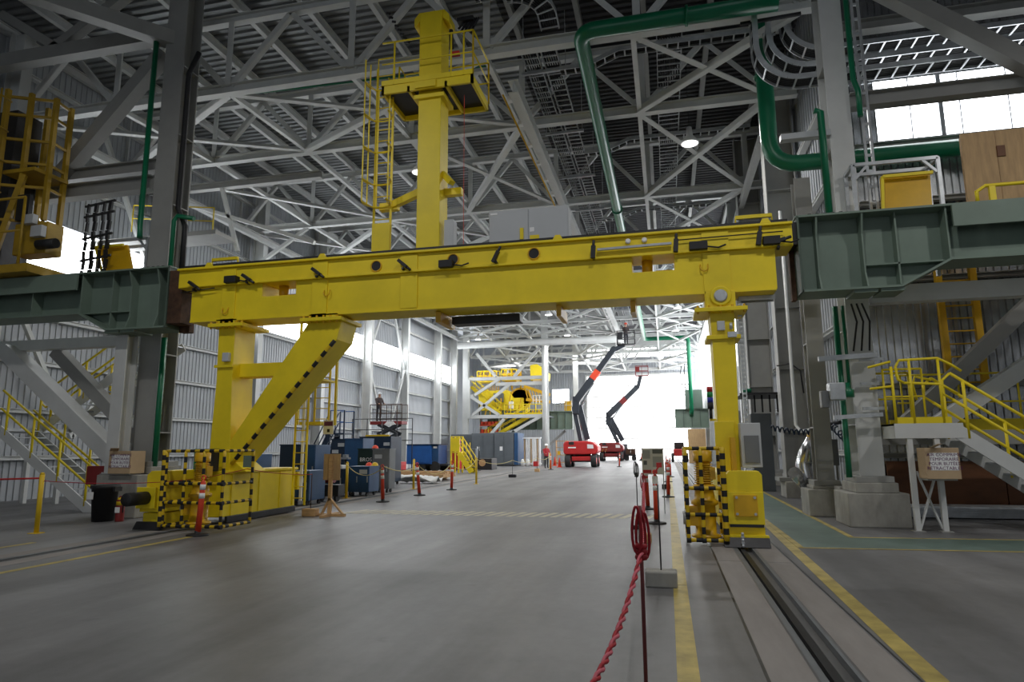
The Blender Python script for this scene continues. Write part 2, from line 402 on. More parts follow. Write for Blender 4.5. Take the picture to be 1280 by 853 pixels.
# ================================================================== ROOF TRUSSES
def truss(y, zb, zt, label, material):
    t = thing('roof_truss', (-8, y, zb), label, 'truss', 'roof trusses')
    MB().ibeam((XL + .2, y, zb), (XR - .3, y, zb), .26, .3, .03).build('bottom_chord', material, t)
    MB().ibeam((XL + .2, y, zt), (XR - .3, y, zt), .24, .26, .03).build('top_chord', material, t)
    nodes = [XL + 4.03 * i for i in range(7)]
    for i, x in enumerate(nodes):
        if x < XR - .3:
            MB().angle((x + .05, y, zb + .1), (x + .05, y, zt - .1), .2, .18, .035, (1, 0, 0)).build('post', material, t)
        for s in (-1, 1):
            xe = x + s * 2.015
            if XL - .1 < xe < XR - .4:
                MB().angle((x + s * .12, y + .02, zb + .12), (xe, y + .02, zt - .1), .15, .15, .03, (0, 1, 0)).build('web_brace', material, t)
        MB().box(x - .3, x + .3, y - .012, y + .012, zb + .05, zb + .42).build('gusset', material, t)
    return t
TR = [(15.8, 12.28, 14.6), (20.4, 12.5, 14.75), (27.6, 12.4, 14.8), (34.9, 12.4, 14.8), (42.2, 12.4, 14.8), (49.5, 12.4, 14.8), (55.2, 12.4, 14.8), (60.6, 12.2, 14.8), (67.2, 11.2, 14.2), (73.0, 10.9, 13.8), (78.2, 10.6, 13.5)]
words = ['nearest roof truss, its beams passing behind the top of the yellow mast', 'second roof truss from the front, crossing behind the mast below its platform',
         'third roof truss from the front, crossing just above the grey cabinet on the beam', 'fourth roof truss from the front, mostly hidden by the yellow beam',
         'fifth roof truss from the front, just above the underside of the yellow beam', 'sixth roof truss, first one seen below the yellow beam',
         'seventh roof truss, above the basket of the nearer boom lift', 'eighth roof truss, at the near face of the braced bay',
         'ninth roof truss, over the yellow machine in the far bay', 'tenth roof truss, behind the basket of the farther boom lift', 'last roof truss, directly above the bright door']
for (y, zb, zt), w in zip(TR, words): truss(y, zb, zt, w, LS)
# bracing in the plane of the bottom chords
names = ['flat roof bracing between the two nearest trusses', 'flat roof bracing between the second and third trusses', 'flat roof bracing between the third and fourth trusses',
         'flat roof bracing between the fourth and fifth trusses', 'flat roof bracing between the fifth and sixth trusses', 'flat roof bracing between the sixth and seventh trusses',
         'flat roof bracing between the seventh and eighth trusses', 'flat roof bracing between the eighth and ninth trusses', 'flat roof bracing between the ninth and tenth trusses', 'flat roof bracing nearest the bright door']
for i, nm in enumerate(names):
    ya, yb = TR[i][0], TR[i + 1][0]; za, zb = TR[i][1], TR[i + 1][1]
    t = thing('roof_bracing', (-8, ya, za), nm, 'bracing', 'flat roof bracing')
    for x in (-16.5, -12.5, -8.45, -4.45, -.42):
        MB().bar((x, ya, za), (x, yb, zb), .14, .16).build('strut', LS, t)
    for x0, x1 in ((-.42, 3.6), (-20.3, -12.5)) + (((-8.45, -4.45),) if i % 2 else ((-12.5, -4.45),)):
        MB().angle((x0, ya + .1, za), (x1, yb - .1, zb), .19, .17, .03).build('diagonal', LS, t)
        if x0 > -10 or i % 2 == 0:
            MB().angle((x1, ya + .1, za - .05), (x0, yb - .1, zb - .05), .19, .17, .03).build('diagonal', LS, t)
# ================================================================== NEAR COLUMNS
def column(loc, w, d, h, z0, label, plinth, turn=False):
    x, y = loc
    t = thing('steel_column', (x, y, 0), label, 'column', 'steel building columns')
    up = (1, 0, 0) if turn else (0, 1, 0)
    MB().ibeam((x, y, z0), (x, y, h), w if not turn else d, d if not turn else w, .035, up).build('shaft', LS if x == 4.0 else GS, t, .004)  # shaded fronts of the wide right columns put in as darker grey
    MB().box(x - w * .75, x + w * .75, y - d * .75, y + d * .75, z0 - .12, z0).build('base_plate', GS, t, .01)
    px, py, pz = plinth
    MB().box(x - px, x + px, y - py, y + py, 0, pz).build('plinth', CC, t, .02)
    if pz < z0 - .13: MB().box(x - w * .85, x + w * .85, y - d * .85, y + d * .85, pz, z0 - .12).build('grout_block', CC, t, .02)
    for i in range(6):
        z = 2 + i * 2.0
        if z < h - .5: MB().box(x - w * .5, x + w * .5, y - d / 2 + .03, y + d / 2 - .03, z, z + .03).build('stiffener', GS, t)
    return t
c1 = column((4.0, 15.0), .46, .62, 15.2, .98, 'thick grey column standing on the stained concrete plinth beside the right stair', (.56, .56, .66))
c2 = column((-12.8, 14.3), .62, .62, 15.2, 1.3, 'thick grey column beside the left stair and black bin', (.58, 1.0, 1.0))
MB().ibeam((-13.05, 13.52, 1.0), (-13.05, 13.52, 4.44), .34, .36, .03, (0, 1, 0)).build('girder_post', LS, c2)
MB().box(-13.3, -12.8, 13.3, 13.75, 1.0, 1.03).build('base_plate', GS, c2)
c3 = column((3.55, 16.9), .38, .42, 8.2, .8, 'slim grey column just behind the one on the stained plinth', (.45, .45, .6))
c4 = column((4.05, 22.4), .95, .6, 15, .62, 'wide flat-faced grey column beside the silver duct', (.55, .5, .5), True)
c5 = column((3.9, 28.9), .95, .6, 15, .62, 'wide grey column seen just right of the slim yellow leg', (.55, .5, .5), True)
# ================================================================== ANNEX FRAMING
def frame_bar(name, p, q, w, h, label, cat, material=GS, typ='i', up=(0, 0, 1), group=None):
    mb = MB()
    if typ == 'i': mb.ibeam(p, q, w, h, .03, up)
    else: mb.bar(p, q, w, h, up)
    c = (Vector(p) + Vector(q)) / 2
    o = mb.build(name, material, None, .004, c)
    return tag(o, label, cat, group)
g = 'annex framing on the right'
frame_bar('steel_beam', (4.3, 14.9, 4.72), (14, 14.9, 4.72), .3, .36, 'long pale beam just under the right green girder', 'beam', LS, 'b', group=g)
frame_bar('steel_beam', (4.3, 15.0, 9.2), (14, 15.0, 9.2), .3, .34, 'grey beam crossing in front of the bright upper right window', 'beam', GS, 'i', group=g)
frame_bar('steel_brace', (4.45, 14.5, 12.0), (9.8, 14.5, 7.45), .34, .34, 'thick grey brace slanting down across the upper right corner', 'brace', GS, 'b', group=g)
frame_bar('steel_brace', (5.1, 16.2, 2.0), (9.9, 16.2, 6.6), .3, .3, 'grey brace rising right behind the right stair rails, upper of two', 'brace', GS, 'b', group=g)
frame_bar('steel_brace', (5.35, 15.7, 1.85), (9.9, 15.7, 4.9), .3, .32, 'pale brace rising right behind the right stair rails, lower of two', 'brace', LS, 'b', group=g)
frame_bar('steel_beam', (4.4, 16.6, 12.0), (14, 16.6, 12.0), .3, .3, 'grey beam above the three cable trays at upper right', 'beam', GS, 'i', group=g)
frame_bar('steel_beam', (4.4, 15.9, 1.75), (14, 15.9, 1.75), .25, .3, 'grey floor-level beam passing behind the right stair platform', 'beam', GS, 'b', group=g)
g = 'annex framing on the left'
frame_bar('steel_beam', (-20, 14.4, 4.45), (-13.3, 14.4, 4.45), .3, .28, 'pale beam just under the left green girder', 'beam', LS, 'b', group=g)
frame_bar('steel_brace', (-17.6, 14.2, 4.3), (-13.6, 14.2, 1.3), .42, .4, 'thick pale brace falling to the foot of the left column', 'brace', LS, 'b', group=g)
frame_bar('steel_brace', (-16.4, 14.6, 4.3), (-13.3, 14.6, 1.75), .3, .32, 'thinner grey brace falling to the left column, just above the thick one', 'brace', GS, 'b', group=g)
frame_bar('steel_beam', (-20.2, 14.4, 13.35), (-13.3, 14.4, 13.35), .34, .42, 'upper grey beam left of the tall left column, carrying a cable tray', 'beam', GS, 'b', group=g)
frame_bar('steel_beam', (-20.2, 14.4, 9.35), (-13.3, 14.4, 9.35), .3, .34, 'lower grey beam left of the tall left column, topmost of a close pair', 'beam', GS, 'i', group=g)
frame_bar('steel_beam', (-20.2, 14.2, 8.75), (-13.3, 14.2, 8.75), .34, .4, 'lower grey beam left of the tall left column, bottom one of a close pair', 'beam', GS, 'i', group=g)
frame_bar('steel_brace', (-16.9, 14.3, 9.0), (-13.4, 14.3, 12.7), .36, .36, 'thick grey brace rising to the tall left column above the machinery', 'brace', GS, 'b', group=g)
frame_bar('steel_brace', (-15.8, 12.0, 13.4), (-12.9, 14.2, 12.9), .4, .4, 'grey brace dropping to the head of the tall left column', 'brace', GS, 'b', group=g)
frame_bar('steel_brace', (-17.5, 14.4, 13.5), (-14.8, 14.4, 15.0), .26, .26, 'grey brace above the upper left beam, rising right', 'brace', GS, 'b', group=g)
frame_bar('steel_brace', (-17.3, 14.4, 13.5), (-19.6, 14.4, 15.0), .26, .26, 'grey brace above the upper left beam, rising left', 'brace', GS, 'b', group=g)
frame_bar('steel_beam', (-20.2, 21.5, 12.0), (-12.5, 21.5, 12.0), .28, .28, 'grey beam farther back left of the tall column', 'beam', GS, 'i', group=g)
frame_bar('steel_brace', (-19.6, 21.5, 11.8), (-12.7, 21.5, 9.3), .14, .14, 'thin white brace falling right behind the left annex', 'brace', LS, 'b', group=g)
frame_bar('steel_brace', (-16.9, 21.5, 11.9), (-16.0, 21.5, 9.2), .14, .14, 'short white post hanging behind the left annex', 'brace', LS, 'b', group=g)
# bracing from the wall columns to the trusses
frame_bar('knee_brace', (-20.0, 27.6, 10.2), (-16.7, 27.6, 12.25), .16, .16, 'white knee brace at the left end of the third truss', 'brace', LS, 'b')
frame_bar('eave_strut', (-19.4, 17, 12.0), (-19.4, 60, 12.0), .22, .3, 'long white strut tying the left wall columns together', 'beam', LS, 'i')
frame_bar('eave_strut', (3.6, 22.4, 12.0), (3.6, 79, 12.0), .22, .3, 'long white strut tying the right wall columns together', 'beam', LS, 'i')
# ================================================================== HIGH-BAY LAMPS
lamp0 = thing('high_bay_lamp', (0, 0, 0), 'x', 'lamp', 'high bay ceiling lamps')
MB().lathe((0, 0, 0), [(.02, .62), (.09, .6), (.12, .3), (.3, .06), (.31, 0), (.28, .0), (.27, .03)], 18).build('shade', WHT, lamp0)
MB().lathe((0, 0, -.005), [(.262, 0), (.262, .02)], 18).build('lens', LED, lamp0)
MB().cyl((0, 0, .6), (0, 0, 3.42), .012, 6).build('hanger', DK, lamp0)
ld = bpy.data.lights.new('bulb', 'AREA'); ld.shape = 'DISK'; ld.size = .55; ld.energy = LAMP_W; ld.color = (1, .985, .96)
lo = bpy.data.objects.new('bulb', ld); COL.objects.link(lo); lo.parent = lamp0; lo.location = (0, 0, -.03); OFF[lo.name] = Vector()
xs_ = {1.2: 'right row', -8.7: 'middle row', -17.4: 'left row'}
first = True
ordw = {6: 'above the viewer', 22: 'over the back of the yellow mast', 36: 'hidden behind the beam', 50: 'over the blue boxes', 60: 'over the braced bay', 71: 'before the bright door'}
for x, rw in xs_.items():
    for y, w in ordw.items():
        if x < -10 and y < 30: continue
        lab = 'white high bay ceiling lamp, %s, %s' % (rw, w)
        if first: lamp0.location = (x, y, 11.9); OFF[lamp0.name] = Vector((x, y, 11.9)); lamp0['label'] = lab; first = False
        else: copy_thing(lamp0, (x, y, 11.9), lab)
copy_thing(lamp0, (9.5, 7.0, 10.2), 'added fill lamp brightening the right annex, unseen outside the view')  # extra lamp added out of view to brighten the right annex
# ================================================================== YELLOW GANTRY CRANE
G = thing('gantry_crane', (-4.3, 13, 0), 'yellow gantry crane with a mast and platform, straddling the aisle on floor rails', 'gantry crane')
F0 = 12.8
w1, w2 = (-8.82, -7.97), (-.53, .29)
MB().prism([(-10.68, 4.52), (2.15, 4.52), (2.15, 5.33), (w2[1], 5.33), (w2[1], 5.01), (w2[0], 5.01), (w2[0], 5.33), (w1[1], 5.33), (w1[1], 5.01), (w1[0], 5.01), (w1[0], 5.33), (-10.68, 5.33)], F0, 13.5).build('lower_girder', Y_, G, .012)
MB().box(-11.05, 2.48, F0 - .02, 13.5, 5.33, 5.74).build('upper_girder', Y_, G, .012)
MB().box(-11.05, 2.48, F0 - .1, 13.75, 5.74, 5.79).build('top_plate', Y_, G, .008)
MB().box(-10.9, 2.4, F0 - .06, 13.7, 5.79, 5.85).build('running_strip', DK, G)
MB().box(-10.95, 2.3, F0 - .1, F0, 5.315, 5.36).build('ledge_rail', Y_, G, .006)
MB().box(-10.66, 2.13, F0 - .03, 13.56, 4.49, 4.53).build('bottom_plate', Y_, G)
for x0, x1, z0 in ((-5.45, -5.06, 4.54), (-9.85, -9.5, 4.42), (-7.55, -7.18, 4.42), (.82, 1.32, 4.2)):
    MB().box(x0, x1, F0 - .03, F0 - .001, z0, 5.31).box(x0, x1, F0 - .045, F0 - .021, 5.37, 5.73).build('doubler_plate', Y_, G, .006)
MB().box(-4.55, -3.0, 13.58, 13.95, 4.3, 4.48).build('underslung_drive', DK, G, .02)
for x0, x1, y1 in ((-4.72, -4.6, 14.0), (-2.1, -2.0, 13.9), (-.6, -.5, 13.6)): MB().box(x0, x1, 13.0, y1, 4.25, 4.48).build('underslung_bracket', YD, G, .01)
for x, z in ((-6.02, 5.52), (-4.26, 5.54), (-2.51, 5.54)):
    h = MB().lathe((x, F0 - .02, z), [(.13, -.0), (.13, -.025), (.11, -.025), (.11, .0)], 20, 0, 'y').build('port_ring', YD, G)
    MB().lathe((x, F0 - .018, z), [(.108, -.012), (.108, .004)], 20, 0, 'y').build('port_dark_disc', BK, h)  # black disc stands in for the dark inside the port hole
def clamp(x, z, ang):
    d = Vector((math.cos(ang), 0, math.sin(ang)))
    c = Vector((x, F0 - .14, z))
    o = MB().bar(c - d * .13, c + d * .13, .09, .07).cyl(c + d * .1, c + d * .24, .03, 8).bar(c - Vector((0, .0, .1)), c + Vector((0, .12, -.12)), .05, .05).build('clamp', DK, G, .005)
for x, z, a in ((-10.55, 5.36, -.6), (-9.15, 5.44, -.6), (-7.4, 5.46, -.65), (-5.36, 5.5, -.7), (-3.3, 5.5, 1.1), (-1.28, 5.45, 1.5), (.33, 5.46, 1.5), (1.86, 5.48, 1.4), (2.2, 5.4, .3)): clamp(x, z, a)
for x, w in ((-9.55, .3), (-4.38, .3), (.75, .34), (2.08, .3)):
    MB().box(x - w / 2, x + w / 2, F0 - .2, F0 - .03, 5.34, 5.5).tube([(x + w / 2, F0 - .12, 5.4), (x + w / 2 + .2, F0 - .14, 5.36), (x + w / 2 + .34, F0 - .1, 5.42)], .02, 6).build('buffer_block', BK, G, .015)
MB().bar((-1.2, F0 - .1, 5.5), (.25, F0 - .1, 5.52), .05, .05).build('slide_bar', GV, G, .005)
MB().cyl((.35, F0 - .09, 5.58), (2.3, F0 - .09, 5.6), .012, 6).build('sensing_rod', DK, G)
MB().cyl((-10.9, F0 - .1, 5.2), (-10.0, F0 - .1, 5.26), .012, 6).build('sensing_rod', DK, G)
for x in (-.59, -.27): MB().lathe((x, F0 - .03, 5.645), [(.05, 0), (.055, -.03), (.03, -.05)], 14, 0, 'y').build('warning_lamp', WHT, G)
for x, z in ((-9.72, 4.72), (-7.17, 4.98), (.84, 5.0)):
    MB().tube([(x - .07, F0 - .03, z + .07)] + arc((x, F0 - .07, z), .07, 180, 360, (1, 0, 0), (0, 0, 1), 6) + [(x + .07, F0 - .03, z + .07)], .012, 6).build('lifting_hook', YD, G)
for x in (-8.4, -.12):                                   # drums seen through the two openings
    MB().cyl((x, 12.95, 5.17), (x, 13.4, 5.17), .0, 3).cyl((x - .12, 13.2, 4.99), (x - .12, 13.2, 5.34), .11, 14).box(x + .05, x + .38, 13.1, 13.4, 5.0, 5.1).build('roller', YD, G)
for x0, x1 in ((-10.5, -9.8), (1.52, 2.2)):
    MB().tube([(x0, 13.2, 5.85), (x0, 13.2, 6.1), (x1, 13.2, 6.1), (x1, 13.2, 5.85)], .03, 6).bar((x0, 13.2, 6.1), (x1, 13.2, 6.1), .07, .07).build('guard_rail', Y_, G)
for x in (-7.3, -2.0, 2.0, -10.2): MB().prism([(x - .1, 5.79), (x + .1, 5.79), (x + .05, 5.88), (x - .05, 5.88)], F0 - .1, F0 - .05).build('lug', Y_, G)
# --- right leg
MB().box(.84, 1.38, F0 - .06, 13.5, 4.2, 4.52).build('leg_head', Y_, G, .01)
MB().box(.62, 1.58, F0 - .14, 13.6, 4.12, 4.2).build('head_flange', Y_, G, .008)
MB().lathe((1.11, F0 - .06, 4.42), [(.2, 0), (.2, -.03), (.17, -.045), (.14, -.03)], 24, 0, 'y').build('pin_collar', Y_, G)
MB().lathe((1.11, F0 - .08, 4.42), [(.125, 0), (.125, -.03), (.1, -.045)], 24, 0, 'y').build('pivot_pin', GV, G)
MB().prism([(.9, 4.12), (1.35, 4.12), (1.34, 3.6), (1.3, 1.12), (.94, 1.12), (.92, 3.6)], F0 + .03, 13.45).build('leg', Y_, G, .01)
MB().box(.82, 1.44, F0 - .02, 13.5, 3.6, 3.68).build('leg_flange', Y_, G, .006)
for i in range(5): MB().cyl((.68 + i * .21, F0 - .1, 4.08), (.68 + i * .21, F0 - .1, 4.24), .025, 6).build('flange_bolt', YD, G)
MB().box(1.02, 1.16, F0 - .06, F0 + .03, 3.76, 3.94).build('limit_switch', LG, G, .01)
MB().cyl((1.27, F0 - .03, 3.78), (1.27, F0 - .03, 3.9), .03, 8).box(1.2, 1.36, F0 - .08, F0 + .02, 3.62, 3.72).build('limit_switch', GV, G)
b = MB().cyl((.82, F0 - .02, 2.1), (.82, F0 - .02, 2.28), .03, 8).cyl((.82, F0 - .02, 2.28), (.82, F0 - .02, 2.4), .055, 12).build('beacon_stack', BK, G)
for z, mm in ((2.4, LB), (2.5, LGN), (2.6, LR)): MB().cyl((.82, F0 - .02, z), (.82, F0 - .02, z + .095), .055, 14).build('beacon_lens', mm, b)
MB().box(.8, .92, F0, F0 + .1, 2.06, 2.1).build('beacon_bracket', Y_, G)
MB().prism([(.87, 1.15), (.87, 2.05), (1.22, 2.05), (1.22, 1.15)], F0 - .06, F0 + .03).build('leg_cover', Y_, G, .008)
MB().box(1.12, 1.2, 12.5, 12.75, 1.15, 1.75).build('bracket_post', YD, G)
cb = MB().box(1.28, 1.62, 12.35, 12.7, 1.22, 2.0).build('control_box', LG, G, .012)
MB().box(1.33, 1.58, 12.325, 12.36, 1.3, 1.78).build('door', GR, cb, .006)
m = MB()
for i in range(34): m.box(1.46, 1.52, 13.2, 13.24, 1.4 + i * .09, 1.44 + i * .09)
m.box(1.45, 1.46, 13.18, 13.24, 1.4, 4.45).box(1.52, 1.53, 13.18, 13.24, 1.4, 4.45); m.build('cable_strip', GV, G)
m = MB()
for i in range(9): m.box(1.5 + i * .075, 1.54 + i * .075, 13.2, 13.4, 4.44, 4.47)
m.box(1.48, 2.16, 13.18, 13.2, 4.4, 4.49).box(1.48, 2.16, 13.4, 13.42, 4.4, 4.49); m.build('cable_strip', GV, G)
# --- right end carriage
R_ = MB().box(.86, 1.44, 11.75, 15.6, .16, 1.12).build('end_carriage', Y_, G, .02)
MB().box(.92, 1.48, 11.45, 11.75, .34, .86).prism([(.92, .86), (1.48, .86), (1.48, 1.13), (1.43, 1.19), (.98, 1.19), (.92, 1.13)], 11.47, 11.75).build('nose_block', Y_, G, .008)
MB().box(.92, 1.48, 11.5, 11.75, .1, .30).build('nose_block', Y_, G, .008)
pl = MB().box(1.02, 1.38, 11.42, 11.46, .47, .81).build('cover_plate', YD, G, .006)
for x in (1.06, 1.34):
    for z in (.51, .77): MB().cyl((x, 11.40, z), (x, 11.43, z), .022, 8).build('bolt', GV, pl)
MB().box(.94, 1.46, 11.44, 11.5, .3, .345).build('dark_slot', DK, G)
MB()._add([(.82, 11.36, .15), (1.52, 11.36, .15), (1.52, 11.24, .012), (.82, 11.24, .012), (.82, 11.42, .15), (1.52, 11.42, .15), (1.52, 11.3, .012), (.82, 11.3, .012)],
    [(3, 2, 1, 0), (4, 5, 6, 7), (0, 1, 5, 4), (1, 2, 6, 5), (2, 3, 7, 6), (3, 0, 4, 7)]).build('rail_sweeper', DK, G, .004)
MB().box(.82, 1.52, 11.36, 11.5, .15, .18).build('sweeper_bar', Y_, G)
m = MB()
for i in range(5): m.lathe((1.1, 11.22, .22 - i * .045), [(.022, -.02), (.03, 0), (.022, .02)], 8, 0, 'y' if i % 2 else 'x')
m.build('safety_chain', GV, G)
def drive(x, y):
    t = MB().lathe((x, y, .1), [(.2, 0), (.24, .02), (.24, .05), (.17, .07), (.17, .52), (.22, .55), (.22, .6), (.17, .63), (.15, .78), (.19, .8), (.19, .84), (.15, .87)], 18).box(x - .28, x - .08, y - .12, y + .12, .3, .62).build('gearbox', YD, G)
    m = MB().cyl((x, y, .96), (x, y, 1.36), .12, 18)
    for i in range(9): m.cyl((x, y, .99 + i * .037), (x, y, 1.005 + i * .037), .15, 18)
    m.box(x + .1, x + .19, y - .1, y + .08, 1.05, 1.25); m.build('motor', YD, G)
    MB().lathe((x, y, 1.34), [(.15, 0), (.155, .02), (.155, .17), (.1, .2)], 18).build('fan_cover', YD, G)
    MB().cyl((x - .28, y - .02, .42), (x - .36, y - .02, .42), .11, 16).build('shaft_end', GV, G)
def cage(x0, x1, y0, y1, z0, z1, xs, zs, extra=()):
    r = .032
    for x in xs: MB().banded((x, y0, z0), (x, y0, z1), r).build('guard_post', [YK, BK], G)
    for x in (x0, x1): MB().banded((x, y1, z0), (x, y1, z1), r).build('guard_post', [YK, BK], G)
    for z in zs:
        MB().banded((x0, y0, z), (x1, y0, z), r).build('guard_rail', [YK, BK], G)
        for x in (x0, x1): MB().banded((x, y0, z), (x, y1, z), r).build('guard_rail', [YK, BK], G)
    for x in xs:
        for z in zs[:-1]: MB().cyl((x - .035, y0, z), (x + .035, y0, z), .045, 8).build('guard_clamp', BK, G)
drive(.57, 11.62)
cage(.28, .85, 11.3, 12.05, .08, 1.56, (.28, .52, .85), (.1, .5, .92, 1.56))
MB().banded((.865, 11.28, .1), (.865, 11.28, 1.58), .045, .1).build('hazard_post', [YK, BK], G)
# --- left leg, strut, tie
MB().prism([(-9.98, 1.08), (-9.42, 1.08), (-9.5, 3.1), (-9.5, 4.34), (-9.93, 4.34), (-9.9, 3.1)], F0 + .05, 13.62).build('leg', Y_, G, .01)
MB().box(-10.1, -9.2, F0 - .12, 13.72, 4.34, 4.42).build('head_flange', Y_, G, .008)
MB().box(-9.95, -9.42, F0 - .03, 13.5, 4.42, 4.52).build('leg_head', Y_, G)
for i in range(6): MB().cyl((-10.04 + i * .16, F0 - .08, 4.3), (-10.04 + i * .16, F0 - .08, 4.46), .025, 6).build('flange_bolt', YD, G)
MB().box(-9.95, -9.48, F0, F0 + .06, 3.42, 3.48).build('leg_flange', Y_, G)
MB().box(-9.72, -9.56, F0 - .05, F0 + .05, 3.55, 3.75).build('limit_switch', LG, G, .01)
MB().prism([(-9.45, 1.1), (-9.5, 1.7), (-7.65, 4.36), (-6.85, 4.36), (-6.95, 3.95), (-9.28, 1.3), (-9.0, 1.1)], F0 + .06, 13.6).build('diagonal_strut', Y_, G, .01)
MB().box(-7.78, -6.78, F0 - .1, 13.7, 4.36, 4.44).build('strut_flange', Y_, G, .008)
MB().box(-7.6, -6.9, F0 - .03, 13.5, 4.44, 4.52).build('strut_head', Y_, G)
for i in range(6): MB().cyl((-7.7 + i * .16, F0 - .07, 4.32), (-7.7 + i * .16, F0 - .07, 4.48), .025, 6).build('flange_bolt', YD, G)
MB().banded((-9.36, F0 + .03, 1.27), (-6.98, F0 + .03, 3.92), .045, .15).build('hazard_edge', [YK, BK], G)
MB().box(-9.5, -8.2, 13.1, 13.5, 3.22, 3.53).build('tie_beam', Y_, G, .01)
# --- left end carriage
MB().box(-9.98, -9.36, 12.6, 15.45, .14, 1.06).build('end_carriage', Y_, G, .02)
MB().box(-10.02, -9.32, 12.6, 15.5, 1.06, 1.12).build('carriage_cap', Y_, G, .01)
for y in (12.9, 13.9, 14.75): MB().box(-9.36, -9.34, y - .03, y + .03, .16, 1.06).build('stiffener', Y_, G)
MB().box(-9.36, -9.3, 12.7, 15.4, .02, .16).build('skirt', DK, G, .01)
MB().box(-9.4, -9.3, 15.45, 15.7, .55, 1.0).build('end_buffer', Y_, G, .01)
MB().box(-10.45, -9.9, 11.5, 12.65, .35, .82).prism([(-10.42, .82), (-9.9, .82), (-9.9, 1.16), (-10.32, 1.16), (-10.42, 1.08)], 11.6, 12.65).build('nose_block', Y_, G, .012)
MB().box(-10.4, -9.95, 11.55, 12.6, .1, .33).build('nose_block', Y_, G, .012)
MB().box(-10.5, -10.05, 11.44, 11.5, .42, .84).build('buffer_plate', Y_, G, .01)
MB().lathe((-10.27, 11.45, .63), [(.0, -.52), (.115, -.52), (.13, -.5), (.13, 0)], 20, 0, 'y').build('buffer', BK, G)
MB()._add([(-10.5, 11.5, .16), (-9.85, 11.5, .16), (-9.85, 11.4, .012), (-10.5, 11.4, .012), (-10.5, 11.55, .16), (-9.85, 11.55, .16), (-9.85, 11.45, .012), (-10.5, 11.45, .012)],
    [(3, 2, 1, 0), (4, 5, 6, 7), (0, 1, 5, 4), (1, 2, 6, 5), (2, 3, 7, 6), (3, 0, 4, 7)]).build('rail_sweeper', DK, G, .004)
MB().box(-9.86, -9.5, 12.35, 12.6, 1.12, 1.6).build('dark_box', DK, G, .01); MB().box(-9.95, -9.87, 12.35, 12.6, 1.12, 1.6).build('green_box', PG, G, .01)
drive(-9.25, 11.75)
cage(-9.82, -8.5, 11.42, 12.35, .08, 1.56, (-9.82, -9.38, -8.95, -8.5), (.1, .55, .92, 1.56))
MB().banded((-9.86, 11.4, .08), (-9.86, 11.4, 1.58), .045, .1).build('hazard_post', [YK, BK], G)
MB().box(-8.98, -8.72, 12.7, 12.72, 1.2, 1.45).build('notice_plate', FG, G)
# --- ladders
def ladder(p, w, z0, z1, axis='x', r=.025, step=.28, m_=Y_, parent=None):
    ax = Vector((1, 0, 0)) if axis == 'x' else Vector((0, 1, 0))
    p = Vector(p)
    for s in (-1, 1):
        q = p + ax * (s * w / 2)
        MB().bar((q.x, q.y, z0), (q.x, q.y, z1), .05, .03, (0, 1, 0)).build('ladder_rail', m_, parent)
    z = z0 + step * .6
    while z < z1:
        MB().cyl((p - ax * w / 2) + Vector((0, 0, z)), (p + ax * w / 2) + Vector((0, 0, z)), .013, 6).build('rung', m_, parent); z += step
ladder((-9.05, 15.1, 0), .34, .2, 3.1, 'x', parent=G)
MB().bar((-9.02, 15.15, .3), (-9.02, 15.15, 3.0), .06, .06).build('ladder_spine', WHT, G)
ladder((-8.95, 15.9, 0), .42, 2.2, 5.2, 'x', parent=G)
MB().box(-9.3, -8.7, 15.4, 16.2, 2.2, 2.28).box(-9.3, -8.7, 15.4, 16.2, 3.35, 3.4).build('ladder_stage', Y_, G)
MB().bar((-8.55, 15.9, 2.2), (-8.55, 15.9, 5.0), .06, .06).bar((-9.3, 15.3, 2.2), (-9.3, 15.3, 4.9), .06, .06).build('ladder_spine', Y_, G)
# --- mast with its platform
MB().box(-5.24, -4.7, 13.1, 13.65, 5.8, 11.72).build('mast', Y_, G, .012)
MB().prism([(-5.4, 11.42), (-5.24, 11.56), (-4.7, 11.56), (-4.54, 11.42), (-4.54, 11.62), (-4.66, 11.76), (-5.28, 11.76), (-5.4, 11.62)], 13.15, 13.6).build('mast_cap', Y_, G, .01)
MB().box(-5.33, -4.6, 13.03, 13.72, 9.5, 9.6).build('mast_collar', Y_, G, .008)
PX0, PX1, PY0, PY1, PZ = -6.08, -3.88, 12.92, 14.25, 9.66
MB().box(PX0, PX1, PY0, PY0 + .06, PZ, PZ + .2).box(PX0, PX1, PY1 - .06, PY1, PZ, PZ + .2).box(PX0, PX0 + .06, PY0, PY1, PZ, PZ + .2).box(PX1 - .06, PX1, PY0, PY1, PZ, PZ + .2).box(-5.45, -5.39, PY0, PY1, PZ, PZ + .12).box(-4.55, -4.49, PY0, PY1, PZ, PZ + .12).build('platform_frame', Y_, G)
MB().box(PX0 + .06, PX1 - .06, PY0 + .06, PY1 - .06, PZ + .12, PZ + .15).build('platform_grating', DK, G)
MB().box(PX0, PX1, PY0 - .02, PY0, PZ + .2, PZ + .32).build('toe_board', Y_, G)
MB().box(-5.25, -4.75, PY0 - .04, PY0, PZ + .02, PZ + .18).build('splice_plate', Y_, G)
def rail_run(pts, h, m_, parent, posts=None, r=.022, mids=(.5,)):
    pts = [Vector(p) for p in pts]; up = Vector((0, 0, h))
    MB().tube([p + up for p in pts], r, 8, 0).build('top_rail', m_, parent)
    for f in mids: MB().tube([p + up * f for p in pts], r * .85, 8, 0).build('mid_rail', m_, parent)
    for p in (posts or pts):
        p = Vector(p); MB().cyl(p, p + up, r, 8).build('rail_post', m_, parent)
rail_run([(PX0, PY0, PZ + .2), (PX1, PY0, PZ + .2)], 1.08, Y_, G, [(PX0 + .3, PY0, PZ + .2), (-4.1, PY0, PZ + .2), (PX1, PY0, PZ + .2), (-4.4, PY0, PZ + .2)])
rail_run([(PX1, PY0, PZ + .2), (PX1, PY1, PZ + .2)], 1.08, Y_, G)
